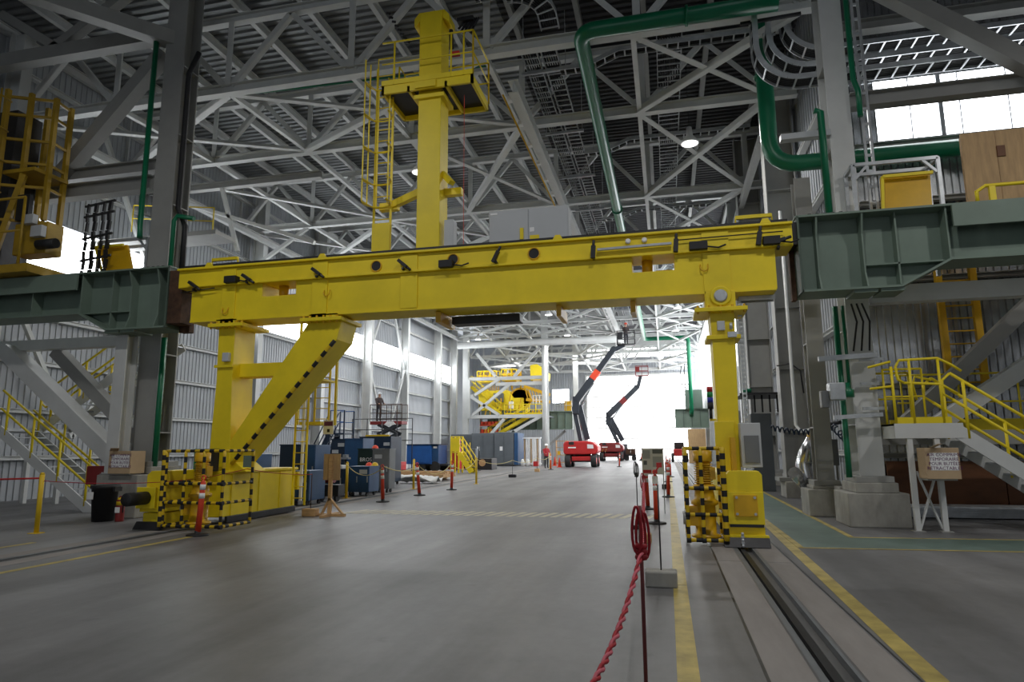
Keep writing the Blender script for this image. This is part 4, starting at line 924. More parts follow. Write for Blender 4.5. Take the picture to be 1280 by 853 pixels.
rail_run([(-18.6, 19, 9.4), (-15.2, 19, 9.0)], 1.0, Y_, t); MB().box(-17.3, -16.7, 18.9, 19.2, 10.6, 11.1).build('white_box', WHT, t, .02)
MB().box(-20.4, -15, 18.9, 20, 9.0, 9.15).build('walkway_deck', GS, t)
# ================================================================== DELINEATORS, STANCHIONS, ROPES
d0 = thing('delineator_post', (0, 0, 0), 'x', 'delineator', 'red delineator posts')
MB().lathe((0, 0, 0), [(.2, 0), (.2, .025), (.17, .035), (.06, .045), (.055, .09)], 20).build('rubber_base', BK, d0)
MB().lathe((0, 0, .05), [(.055, 0), (.05, .6), (.048, .92), (.03, .95), (.022, .97)], 14).build('tube', RO, d0)
for z in (.68, .84): MB().lathe((0, 0, z), [(.0525, 0), (.0515, .1)], 14).build('reflective_band', WHT, d0)
MB().tube(arc((0, 0, 1.06), .04, -60, 240, (1, 0, 0), (0, 0, 1), 10), .014, 6).build('handle', RO, d0)
spots = [(-8.62, 10.95, .05, 'red delineator post in front of the left drive cage of the yellow crane'),
         (-8.34, 18.6, -.04, 'red delineator post nearest the blue boxes, left end of the yellow rope'),
         (-8.22, 21.3, -.1, 'red delineator post leaning over, middle of the three by the blue boxes'),
         (-8.05, 24.2, .02, 'red delineator post farthest back of the three by the blue boxes'),
         (-8.1, 46.5, .0, 'red delineator post left of the nearer boom lift'),
         (-3.75, 53.0, .06, 'red delineator post standing alone right of the nearer boom lift'),
         (-.28, 14.4, 0, 'stout red delineator post with white label at the near end of the roped row'),
         (-.03, 21.8, .03, 'red delineator post, second of the roped row beside the yellow stripe'),
         (-.55, 17.6, -.02, 'red delineator post half hidden behind the notice board'),
         (-.02, 31, 0, 'red delineator post, third of the roped row, beyond the notice board'),
         (.1, 36, 0, 'red delineator post, fourth of the roped row, small in the distance'),
         (-.1, 43, 0, 'red delineator post, last of the roped row near the door')]
for i, (x, y, lean, lab) in enumerate(spots):
    if i == 0:
        o = d0; o.location = (x, y, 0); o['label'] = lab; OFF[o.name] = Vector((x, y, 0))
    else: o = copy_thing(d0, (x, y, 0), lab)
    for ch in o.children:
        if not ch.name.startswith('rubber'): ch.rotation_euler = (0, lean, 0)
def stanchion(x, y, h, r, base, bm, m_, label, coil=None, bs=(.15, .12, .16)):
    t = thing('rope_stanchion', (x, y, 0), label, 'stanchion', 'rope stanchions')
    MB().box(x - bs[0], x + bs[0], y - bs[1], y + bs[1], 0, bs[2]).build(base, bm, t, .02)
    MB().cyl((x, y, bs[2]), (x, y, h), r, 8).build('rod', m_, t)
    if coil:
        m = MB()
        for k_ in range(3):
            cx = x + (-.02 + .02 * k_)
            m.tube([Vector((cx + .021 * math.sin(a) * (1.25 - .25 * math.cos(a)), y - .03 + .03 * k_, h - .13 + .13 * math.cos(a) - .02 * k_)) for a in [2 * math.pi * q / 16 for q in range(17)]], .009, 6)
        for z in (h - .3, h - .27, h - .24): m.lathe((x, y, z), [(.032, 0), (.038, .015), (.032, .03)], 10)
        m.build('rope_coil', coil, t)
    return t
stanchion(-.17, 3.95, 1.26, .011, 'wood_block', WOOD, RODM, 'nearest rope stanchion, thin rusty rod with a red rope coil on top', ROPE, (.1, .1, .1))
stanchion(-.13, 8.1, 1.15, .009, 'concrete_block', CC, DK, 'rope stanchion with a rough concrete block foot beside the yellow stripe', None, (.18, .12, .18))
stanchion(-.42, 11.55, 1.15, .012, 'wood_block', WOOD, RUST, 'rope stanchion on a yellow wooden block, second of the near row', ROPE, (.1, .1, .16))
stanchion(-.62, 13.4, 1.3, .01, 'dark_block', DK, DK, 'dark rope stanchion with a grey coil left of the stout red post', DK, (.1, .08, .08))
stanchion(-.1, 26, 1.0, .012, 'dark_block', DK, DK, 'dark rope stanchion between the second and third red posts of the row', None, (.16, .14, .18))
stanchion(-8.35, 14.5, 1.0, .01, 'wood_block', WOOD, RUST, 'rope stanchion on a wooden block beside the plywood sign by the crane', None, (.18, .1, .18))
stanchion(-8.1, 34.6, .95, .012, 'dark_block', DK, DK, 'rope stanchion on a dark block in front of the grey containers', None, (.2, .12, .16))
stanchion(-8.3, 42.5, .95, .012, 'wood_block', WOOD, RUST, 'rope stanchion on a small wooden block in front of the white rack', None, (.16, .12, .2))
stanchion(-.45, 1.2, 1.1, .012, 'wood_block', WOOD, RUST, 'rope stanchion below the bottom edge, holding the near end of the red rope', ROPE)
for x, y, lab in ((-12.0, 10.65, 'yellow bollard pole standing alone before the left stair'), (-10.15, 19.8, 'yellow bollard pole in front of the blue chests'),
                  (-9.75, 24.6, 'yellow bollard pole just right of the grey cabinet'), (-8.27, 28.3, 'yellow bollard pole near the yellow mobile steps'),
                  (-8.5, 48.5, 'yellow bollard pole beside the person in a red vest')):
    t = thing('bollard_pole', (x, y, 0), lab, 'bollard', 'yellow bollard poles')
    MB().cyl((x, y, 0), (x, y, 1.12), .045, 10).build('pole', YK, t); MB().lathe((x, y, 1.12), [(.045, 0), (.03, .04), (.0, .045)], 10).build('cap', YK, t)
    MB().box(x - .1, x + .1, y - .1, y + .1, 0, .012).build('foot_plate', YK, t)
def rope(pts, r, sag, label, m_=ROPE, twist=True):
    P = []
    for a, b in zip(pts[:-1], pts[1:]):
        a, b = Vector(a), Vector(b); n = max(6, int((b - a).length / .028)) if twist else 14
        for i in range(n):
            f = i / n; p = a.lerp(b, f); p.z -= sag * 4 * f * (1 - f); P.append(p)
    P.append(Vector(pts[-1])); m = MB()
    if twist:
        for ph in (0, math.pi):
            m.tube([p + Vector((math.cos(i * 1.05 + ph), 0, math.sin(i * 1.05 + ph))) * r * .75 for i, p in enumerate(P)], r * .7, 6, mi=0 if ph else 1)
    else: m.tube(P, r, 6)
    o = m.build('barrier_rope', [m_, mat('pink_rope_strand', (.62, .12, .16), .7)] if twist else m_, None, 0, P[0])
    return tag(o, label, 'rope', 'barrier ropes')
rope([(-.17, 3.92, 1.0), (-.45, 1.2, .95)], .0115, .25, 'thick twisted red rope running down to the bottom edge of the view')
rope([(-.17, 3.97, .97), (-.42, 11.53, .98)], .016, .12, 'twisted red rope from the nearest stanchion back to the wooden block one')
rope([(-.13, 8.1, 1.12), (-.3, 14.35, .95)], .006, .1, 'thin dark rope from the concrete block stanchion to the red post', DK, False)
rope([(-8.34, 18.5, 1.0), (-10.15, 19.75, 1.08)], .012, .28, 'pale rope sagging in front of the blue chests', ROPEY, False)
rope([(-8.34, 18.6, 1.05), (-9.75, 24.55, .8), (-8.22, 21.25, 1.0)], .016, .12, 'yellow rope tied between the leaning red posts', ROPEY, False)
rope([(-8.22, 21.3, .95), (-8.05, 24.15, .98), (-8.27, 28.25, 1.05)], .012, .3, 'pale rope between the farther red posts', ROPEY, False)
rope([(-8.27, 28.3, 1.08), (-8.1, 34.6, .9), (-8.3, 42.5, .9), (-8.1, 46.5, 1.0)], .012, .2, 'pale rope passing in front of the grey containers', ROPEY, False)
rope([(-12.0, 10.65, 1.0), (-9.86, 11.38, .95), (-8.6, 12.3, 1.18), (-8.35, 14.5, .98)], .008, .04, 'thin dark red line strung past the left crane leg', ROPE, False)
rope([(-12.0, 10.65, 1.05), (-19, 10.4, 1.0)], .02, .04, 'red and white tape line running left from the yellow bollard', RD, False)
tag(MB().box(-13.6, -13.05, 10.53, 10.55, .72, 1.0).build('warning_sign', YK, None, 0, (-13.3, 10.5, .72)), 'yellow sign hanging on the tape line at far left', 'sign')
# notice board of the rope line
t = thing('notice_board', (-.35, 16.6, 0), 'white notice board with printed sheets on the rope line', 'sign')
MB().box(-.62, -.1, 16.6, 16.63, .92, 1.55).build('board', WHT, t)
for x in (-.6, -.12): MB().cyl((x, 16.65, 0), (x, 16.65, 1.6), .012, 6).build('leg', GV, t)
for x0, x1, z0, z1, mm in ((-.6, -.42, 1.3, 1.5, LG), (-.36, -.12, 1.42, 1.52, GR), (-.58, -.5, 1.15, 1.25, GR), (-.36, -.14, 1.1, 1.35, LG), (-.6, -.4, .95, 1.03, RD), (-.36, -.26, .95, 1.03, RD)):
    MB().box(x0, x1, 16.592, 16.6, z0, z1).build('printed_sheet', mm, t)
t = thing('red_flag_marker', (-.27, 14.2, 0), 'red rag and white tag tied to the stout red post', 'flag')
MB().bar((-.3, 14.3, 1.02), (-.18, 14.3, 1.2), .03, .12, (0, 1, 0)).box(-.24, -.13, 14.28, 14.32, 1.16, 1.26).build('rag', RD, t)
MB().box(-.34, -.22, 14.33, 14.335, .82, .98).build('white_tag', WHT, t)
# plywood sign on a wooden post seen from behind
t = thing('wooden_sign_stand', (-7.9, 14.6, 0), 'plywood sign on a wooden post with cross foot, seen from behind', 'sign')
MB().box(-8.12, -7.68, 14.62, 14.64, .84, 1.46).build('plywood_panel', PLY, t)
MB().box(-7.94, -7.86, 14.55, 14.62, 0, 1.42).build('post', WOOD, t)
MB().bar((-8.2, 14.6, .03), (-7.5, 14.6, .03), .09, .06).bar((-7.9, 14.2, .03), (-7.9, 15.0, .03), .09, .06).build('foot', WOOD, t)
MB().bar((-7.9, 14.58, .42), (-7.55, 14.58, .05), .06, .04).bar((-7.9, 14.58, .42), (-8.1, 14.58, .05), .06, .04).build('brace', WOOD, t)
t = thing('ladder_notice', (-9.0, 15.0, 2), 'white and purple notice hung on the yellow ladder stage', 'sign')
MB().box(-8.52, -8.24, 15.25, 15.26, 1.95, 2.3).build('sheet', WHT, t); MB().box(-8.5, -8.26, 15.243, 15.25, 2.16, 2.27).build('heading', PURP, t); MB().box(-8.41, -8.34, 15.243, 15.25, 2.0, 2.08).build('symbol', BK, t)
# bin, extinguisher, small things at the left column
t = thing('waste_bin', (-12.45, 12.75, 0), 'black wheelless waste bin with a white label by the left column', 'bin')
MB().lathe((-12.5, 12.7, 0), [(.22, 0), (.27, .72), (.3, .73), (.3, .8), (.27, .8)], 20).build('tub', BK, t); MB().box(-12.68, -12.52, 12.39, 12.41, .5, .66).build('label', WHT, t)
MB().box(-12.2, -12.14, 12.6, 12.8, .66, .76).build('handle', BK, t)
t = thing('fire_extinguisher', (-12.05, 12.85, 0), 'dark red fire extinguisher with a yellow top beside the black bin', 'fire extinguisher')
MB().lathe((-12.05, 12.7, 0), [(.085, 0), (.09, .03), (.09, .46), (.05, .53), (.03, .56)], 16).build('cylinder', RDD, t); MB().lathe((-12.05, 12.7, .36), [(.092, 0), (.092, .08), (.06, .17)], 16).build('yellow_cap', YK, t)
MB().box(-12.1, -11.98, 12.6, 12.61, .2, .32).build('label', WHT, t); MB().tube([(-12.03, 12.7, .55), (-11.94, 12.66, .5), (-11.94, 12.66, .2)], .014, 6).build('hose', BK, t)
t = thing('hose_reel', (-13.2, 14.0, .6), 'dark red hose reel box behind the black bin', 'hose reel')
MB().box(-13.95, -13.42, 13.55, 13.7, .75, 1.2).build('cabinet', RDD, t, .02); MB().bar((-13.7, 13.65, 0), (-13.7, 13.65, .75), .08, .08).build('stand', DK, t); MB().box(-13.4, -13.38, 13.45, 13.7, .8, 1.05).build('white_paper', WHT, t)
# silver duct on the right
t = thing('insulated_duct', (3.75, 18.4, 0), 'silver foil wrapped duct elbow with control box between the right columns', 'duct')
MB().tube([(3.62, 18.3, 1.75), (3.45, 18.2, 1.4), (3.35, 18.1, 1.1), (3.42, 18.1, .7), (3.45, 18.1, .1)], [.13, .19, .2, .19, .12], 14).build('elbow', SIL, t)
MB().cyl((3.3, 17.9, .65), (3.0, 17.5, .95), .15, 14).build('branch', SIL, t)
for z in (.3, .75, 1.15): MB().lathe((3.43, 18.1, z), [(.2, 0), (.205, .03)], 14).build('band', GV, t)
MB().box(3.68, 4.15, 17.9, 18.1, 1.1, 1.75).build('control_box', GR, t, .015); MB().lathe((3.62, 18.3, 1.75), [(.1, 0), (.1, .12), (.05, .2)], 12).build('valve', YD, t)
MB().box(3.64, 3.68, 17.88, 17.92, 1.3, 1.36).box(3.64, 3.68, 17.88, 17.92, 1.42, 1.48).build('indicator', LGN, t)
for x in (3.75, 4.1): MB().bar((x, 18.0, 0), (x, 18.0, 1.1), .05, .05).build('leg', GS, t)
tag(MB().box(3.55, 4.5, 18.6, 19.3, 0, .62).build('concrete_block', CC, None, .02, (4, 18.9, 0)), 'low concrete block behind the silver duct', 'block')
tag(MB().box(3.62, 4.05, 15.8, 16.3, 0, .7).build('concrete_block', CC, None, .02, (3.8, 16, 0)), 'low concrete block left behind the stained plinth', 'block')
# tool cabinet on the right wall
t = thing('tool_cabinet', (3.6, 26, 0), 'tall tool cabinet with a white peg panel and dark side, beyond the yellow leg', 'cabinet')
MB().box(3.0, 3.7, 25.2, 25.9, 0, 2.75).build('dark_side', GC, t, .01); MB().box(2.72, 3.0, 25.3, 25.35, .8, 2.7).build('white_panel', WHT, t)
MB().box(2.2, 2.75, 26.1, 26.2, .3, 2.9).build('white_panel', LG, t)
for i in range(9):
    x = 2.76 + (i % 3) * .08; z = 1.2 + (i // 3) * .45
    tag(MB().box(x, x + .04, 25.24, 25.3, z, z + .25).box(x - .01, x + .05, 25.23, 25.3, z + .2, z + .27).build('hand_tool', DK, None, 0, (x, 25.27, z)), 'dark hand tool on the white peg panel, %s row, %s' % (('bottom', 'middle', 'top')[i // 3], ('left', 'centre', 'right')[i % 3]), 'tool', 'tools on the peg panel')
t = thing('wall_shelf', (3.4, 24.6, 3.2), 'dark shelf with hoses sticking out of the right wall by the wide columns', 'shelf')
MB().box(2.55, 4.4, 24.0, 26.4, 3.35, 3.42).build('board', DK, t)
for i in range(6): MB().cyl((2.8 + i * .25, 24.3, 2.75), (2.8 + i * .25, 24.3, 3.35), .03, 8).build('hanger', BK, t)
MB().cyl((2.65, 24.2, 3.5), (2.95, 24.2, 3.5), .08, 10).build('green_valve', PG, t)
# ================================================================== BLUE TOOL BOXES
def chest(x0, x1, y0, y1, z0, z1, m_, label, doors=2, body='tool_chest', words=None, tm=None, wpos=None, size=.16, wheels=True, cat='tool chest'):
    t = thing(body, ((x0 + x1) / 2, y0, z0), label, cat, 'site tool chests')
    zz = z0 + (.14 if wheels else 0)
    MB().box(x0, x1, y0, y1, zz, z1).build('body', m_, t, .015)
    w = (x1 - x0) / doors
    for i in range(doors):
        d = MB().box(x0 + i * w + .015, x0 + (i + 1) * w - .015, y0 - .02, y0, zz + .05, z1 - .04).build('door', m_, t, .005)
        MB().box(x0 + (i + .9) * w - .03, x0 + (i + .9) * w, y0 - .05, y0 - .02, (zz + z1) / 2 - .1, (zz + z1) / 2 + .1).build('latch', GV, d)
    MB().box(x0 - .01, x1 + .01, y0 - .03, y1, z1 - .03, z1 + .01).build('lid', m_, t)
    if wheels:
        for x in (x0 + .12, x1 - .12):
            for y in (y0 + .12, y1 - .12): MB().cyl((x - .025, y, .07), (x + .025, y, .07), .07, 10).build('caster', BK, t)
    if words: text(t, words, wpos, size, tm or WHT)
    return t
chest(-10.45, -9.87, 17.0, 17.9, 0, .96, BL, 'low blue chest on casters just right of the crane carriage', 1)
chest(-14.6, -13.3, 19.5, 20.4, 0, 1.4, BL, 'low blue cabinet seen between the crane leg and the slanting strut', 1)
chest(-12.5, -11.75, 19.6, 20.6, 0, 1.72, BN, 'navy cabinet behind the yellow ladder, left of a bluer one', 1)
chest(-11.72, -11.2, 19.6, 20.6, 0, 1.7, BL, 'blue cabinet with pale label left of the plywood sign', 1)
chest(-13.35, -12.58, 24.6, 25.6, 0, 1.96, BN, 'navy tool chest with two white labels above the plywood sign', 1)
chest(-12.55, -11.75, 24.2, 25.2, 0, 1.97, BL, 'tall dark blue tool chest behind the low blue bench', 1)
chest(-13.1, -11.62, 26.6, 27.8, 0, 2.08, BN, 'widest navy tool chest with a yellow edge, at the back of the group', 2)
chest(-11.18, -10.48, 22.6, 23.4, .0, 1.57, TG, 'black-green tool chest with white lettering', 1, words='BROS', wpos=(-10.83, 22.56, 1.17), size=.2)
chest(-10.45, -9.78, 22.3, 22.85, 0, 1.56, GR, 'grey tool cabinet right of the black-green chest', 1)
chest(-10.5, -9.75, 20.6, 21.4, 0, .98, BL, 'low blue bench chest in front of the black-green chest', 2)
chest(-11.1, -10.55, 20.3, 21.2, 0, .9, BN, 'low navy chest beside the plywood sign foot', 1)
tag(MB().box(-12.84, -11.72, 26.62, 26.74, 2.09, 2.16).build('yellow_level', YK, None, .01, (-12.3, 26.7, 2.09)), 'long yellow bar lying on the widest navy chest', 'bar')
for x, y, z, mm, lab in ((-10.6, 22.85, 1.58, RO, 'bright red hard hat on top of the black-green chest'), (-10.05, 21.2, .99, RO, 'red hard hat on the low blue bench, left of the yellow one'), (-9.83, 21.2, .99, YK, 'yellow hard hat on the low blue bench')):
    t = thing('hard_hat', (x, y, z), lab, 'hard hat', 'hard hats')
    MB().lathe((x, y, z), [(.125, 0), (.12, .015), (.11, .02), (.105, .06), (.075, .1), (.02, .12)], 14).build('shell', mm, t); MB().prism([(x - .07, y - .17), (x + .07, y - .17), (x + .1, y - .08), (x - .1, y - .08)], z, z + .02, 'z').build('brim', mm, t)
tag(MB().box(-10.95, -10.7, 20.5, 20.8, .91, 1.03).build('paper_stack', WHT, None, .01, (-10.8, 20.7, .91)), 'white papers on the low navy chest', 'papers')
for (x, y, z), w in zip(((-12.9, 24.57, 1.72), (-13.15, 24.57, 1.45), (-10.2, 22.27, 1.28), (-11.8, 26.57, 1.75), (-9.95, 20.57, .8), (-10.85, 20.27, .6), (-10.1, 16.97, .7)), ('upper right one on the navy chest above the plywood sign', 'lower left one on the navy chest above the plywood sign', 'on the grey cabinet', 'on the widest navy chest', 'on the low blue bench', 'on the low navy chest', 'on the low chest by the crane carriage')):
    tag(MB().box(x - .14, x + .14, y - .012, y - .004, z - .06, z + .08).build('paper_label', LG, None, 0, (x, y, z)), 'pale paper label, ' + w, 'label', 'labels on tool chests')
t = thing('vise', (-11.3, 21.9, 0), 'grey bench vise on a stand behind the low blue bench', 'vise')
MB().cyl((-11.3, 21.9, 0), (-11.3, 21.9, 1.2), .05, 8).build('stand', DK, t); MB().box(-11.45, -11.15, 21.8, 22.0, 1.2, 1.27).box(-11.37, -11.23, 21.8, 22.0, 1.27, 1.37).build('jaws', GV, t)
t = thing('compressor', (-12.0, 19, 0), 'dark red compressor tank behind the plywood sign', 'compressor')
MB().cyl((-10.35, 18.6, .72), (-9.95, 18.6, .72), .17, 14).build('tank', RDD, t); MB().box(-10.4, -9.7, 18.4, 18.8, .16, .5).build('cradle', DK, t)
for x in (-10.3, -9.8): MB().cyl((x - .04, 18.5, .12), (x + .04, 18.5, .12), .12, 12).build('wheel', BK, t)
t = thing('timber_dunnage', (-13, 31, 0), 'pallet of pale timbers beside the bright blue trailer', 'pallet')
for i in range(7): MB().box(-13.4 - .0, -10.6, 30.6 + i * .28, 30.82 + i * .28, .14, .3 + (i % 3) * .06).build('plank', WOOD, t)
for x in (-13.0, -11.2): MB().box(x, x + .15, 30.6, 32.5, 0, .14).build('skid', WOOD, t)
o = MB(); nx, ny = 16, 8; random.seed(3)
for j in range(ny + 1):
    for i in range(nx + 1):
        f = i / nx; o.v.append((-12.1 + 2.0 * f, 28.2 + .9 * j / ny, .01 + .34 * abs(math.sin(f * 3.4 + j * .5)) * (1 - .3 * f) + random.uniform(0, .07)))
for j in range(ny):
    for i in range(nx): a = j * (nx + 1) + i; o.f.append((a, a + 1, a + nx + 2, a + nx + 1)); o.m.append(0); o.s.append(True)
tag(o.build('plastic_sheet', TARP, None, 0, (-11, 28.6, 0)), 'crumpled white plastic sheet on the floor behind the yellow rope', 'sheet').modifiers.new('thick', 'SOLIDIFY').thickness = .02
# blue rolling platform steps far left
t = thing('rolling_steps', (-15.6, 29.5, 0), 'blue rolling platform steps behind the blue tool chests', 'steps')
X0, X1 = -15.85, -15.1
for x in (X0, X1):
    for y in (29.0, 30.0): MB().bar((x, y, .1), (x, y, 3.4), .06, .06).build('post', BN, t)
MB().box(X0, X1, 29, 30, 2.25, 2.32).build('deck', BN, t); rail_run([(X0, 29, 2.3), (X1, 29, 2.3)], 1.1, BB, t); rail_run([(X0, 30, 2.3), (X1, 30, 2.3)], 1.1, BB, t)
flight(t, -17.0, .1, -15.9, 2.25, 29.05, 29.95, 7, ('f', 'b'), BN, BN)
t = thing('scaffold_rail', (-14, 33, 0), 'grey tubular guard frames standing along the left wall behind the chests', 'frame')
for i in range(5): MB().cyl((-17.2 + i * .9, 34, 0), (-17.2 + i * .9, 34, 3.2), .025, 6).build('upright', DK, t)
for z in (2.0, 2.6, 3.2): MB().cyl((-17.2, 34, z), (-13.6, 34, z), .022, 6).build('cross_tube', DK, t)
# ================================================================== BRIGHT BLUE TRAILER, RED RACK, MOBILE STEPS
t = thing('blue_trailer', (-15.4, 42, 0), 'bright blue box trailer on black wheels near the left wall', 'trailer')
MB().box(-17.2, -15.4, 42, 44, .5, 1.78).build('box', BB, t, .03); MB().box(-15.4, -14.95, 42.1, 43.9, .5, 1.75).build('end_door', BL, t, .02)
MB().box(-16.8, -15.45, 41.97, 42, .6, 1.7).build('side_door', BB, t, .01); MB().box(-17.22, -14.95, 41.95, 44.05, 1.78, 1.83).build('roof', BN, t)
for x in (-16.2, -15.2): 
    for y in (42.2, 43.8): MB().cyl((x, y - .12, .35), (x, y + .12, .35), .34, 16).build('wheel', TIRE, t)
MB().box(-16.8, -14.3, 42.2, 43.8, .38, .5).build('chassis', DK, t); MB().box(-15.3, -15.05, 42.06, 42.1, 1.55, 1.68).build('label', WHT, t)
t = thing('red_rack', (-14.5, 44, 0), 'tall dark red frame between the blue trailer and yellow steps', 'rack')
MB().prism([(-14.8, .3), (-14.1, .3), (-14.2, 2.15), (-14.6, 2.15)], 44, 44.6).build('body', RD, t, .02); MB().box(-14.85, -14.0, 43.8, 44.8, .1, .3).build('base', RD, t)
for y in (44.0, 44.6): MB().cyl((-14.4, y, .12), (-14.3, y, .12), .12, 10).build('wheel', BK, t)
t = thing('mobile_steps', (-13, 42, 0), 'yellow mobile access steps with rails before the grey containers', 'steps')
YX0, YX1 = -13.35, -12.0
MB().box(YX0, YX0 + .55, 40, 40.8, 1.25, 1.32).build('platform', Y_, t)
for x in (YX0, YX0 + .5):
    for y in (40, 40.8): MB().bar((x, y, 0), (x, y, 2.3), .09, .09).build('post', Y_, t)
for y in (40, 40.8):
    MB().bar((YX0 + .5, y, 1.25), (YX1, y, .05), .06, .32).build('stringer', Y_, t)
    for h in (.95, .5): MB().tube([(YX0, y, 1.32 + h), (YX0 + .5, y, 1.32 + h), (YX1, y, .1 + h), (YX1, y, .05)], .03, 6).build('handrail', Y_, t)
    MB().cyl((YX0 + 1.0, y, .9), (YX0 + 1.0, y, 1.9), .025, 6).build('rail_post', Y_, t)
for i in range(5): MB().box(YX0 + .6 + i * .23, YX0 + .8 + i * .23, 40, 40.8, 1.0 - i * .22, 1.04 - i * .22).build('tread', DK, t)
MB().box(YX0 + .02, YX0 + .48, 39.96, 40, 1.35, 2.2).box(YX0 + .02, YX0 + .48, 39.94, 39.97, 1.9, 2.05).build('gate', Y_, t)
# grey containers
for i, (x0, x1, yy) in enumerate(((-18.9, -16.6, 56.5), (-16.58, -14.5, 55.2), (-14.48, -12.75, 55.0))):
    t = thing('grey_container', ((x0 + x1) / 2, yy, 0), 'dark grey steel container by the far left wall, %s of three' % ('leftmost', 'middle', 'rightmost')[i], 'container', 'grey containers')
    MB().box(x0, x1, yy, yy + 3, .1, 2.75 + .06 * i).build('box', GC, t, .03)
    for j in range(2): MB().box(x0 + .05 + j * (x1 - x0) / 2, x0 - .05 + (j + 1) * (x1 - x0) / 2, yy - .03, yy, .2, 2.65).build('door', GC, t, .01)
    MB().box(x0 + .5, x0 + .75, yy - .045, yy - .03, 1.3, 1.65).build('label', WHT, t); MB().box(x0, x1, yy - .01, yy + 3, 0, .1).build('skid', DK, t)
tag(MB().box(-12.72, -12.4, 55, 57.5, .1, 2.8).build('blue_end_panel', BL, None, .02, (-12.5, 55, 0)), 'narrow blue upright panel at the right end of the grey containers', 'panel')  # upright blue panel at the end of the container row
t = thing('dark_skid', (-15, 47, 0), 'low dark machine skid in front of the grey containers', 'machine')
MB().box(-14.6, -12.3, 46, 47.5, 0, .8).build('bed', DK, t, .03); MB().box(-14.4, -13.6, 46.3, 47.2, .8, 1.5).build('engine', GC, t, .05); MB().cyl((-13.0, 45.95, .5), (-13.0, 46.05, .5), .25, 14).build('hose_coil', WOOD, t)
MB().cyl((-13.4, 46.5, .8), (-13.4, 46.5, 1.7), .04, 6).build('exhaust', DK, t)
t = thing('white_rack', (-11.4, 56, 0), 'white slatted rack beside the grey containers', 'rack')
for i in range(8): MB().box(-12.1 + i * .19, -11.98 + i * .19, 56, 56.2, 0, 2.35).build('slat', WHT if i % 3 else CARD, t)
MB().box(-12.15, -10.6, 55.95, 56.3, 2.3, 2.42).box(-12.15, -10.6, 55.95, 56.3, .1, .25).build('rail', WHT, t)
tag(MB().box(-11.0, -10.6, 54.6, 55, 0, .4).build('red_box', RD, None, .02, (-10.8, 54.8, 0)), 'small red box at the foot of the white rack', 'box')
for x, y, w in ((-11.9, 54.6, 'left'), (-11.5, 54.7, 'right')): tag(MB().lathe((x, y, 0), [(.15, 0), (.17, .35), (.12, .5), (.06, .6)], 10).build('white_sack', TARP, None, 0, (x, y, 0)), w + ' one of two white sacks at the foot of the white rack', 'sack', 'sacks by the white rack')
t = thing('parts_rack', (-9.9, 60, 0), 'cream shelf rack beside the thick white post', 'rack')
for z in (.1, .8, 1.5, 2.1): MB().box(-10.3, -9.2, 62, 62.6, z, z + .06).build('shelf', WOOD, t)
for x in (-10.3, -9.24): MB().box(x, x + .05, 62, 62.6, 0, 2.2).build('upright', WOOD, t)
for i in range(3): tag(MB().box(-10.15 + .33 * i, -9.9 + .33 * i, 62.1, 62.5, .87, 1.2).build('parts_bin', (YD, LG, PG)[i], None, .01, (-10 + .33 * i, 62.3, .87)), ('yellow', 'grey', 'green')[i] + ' bin on the cream shelf rack', 'bin')
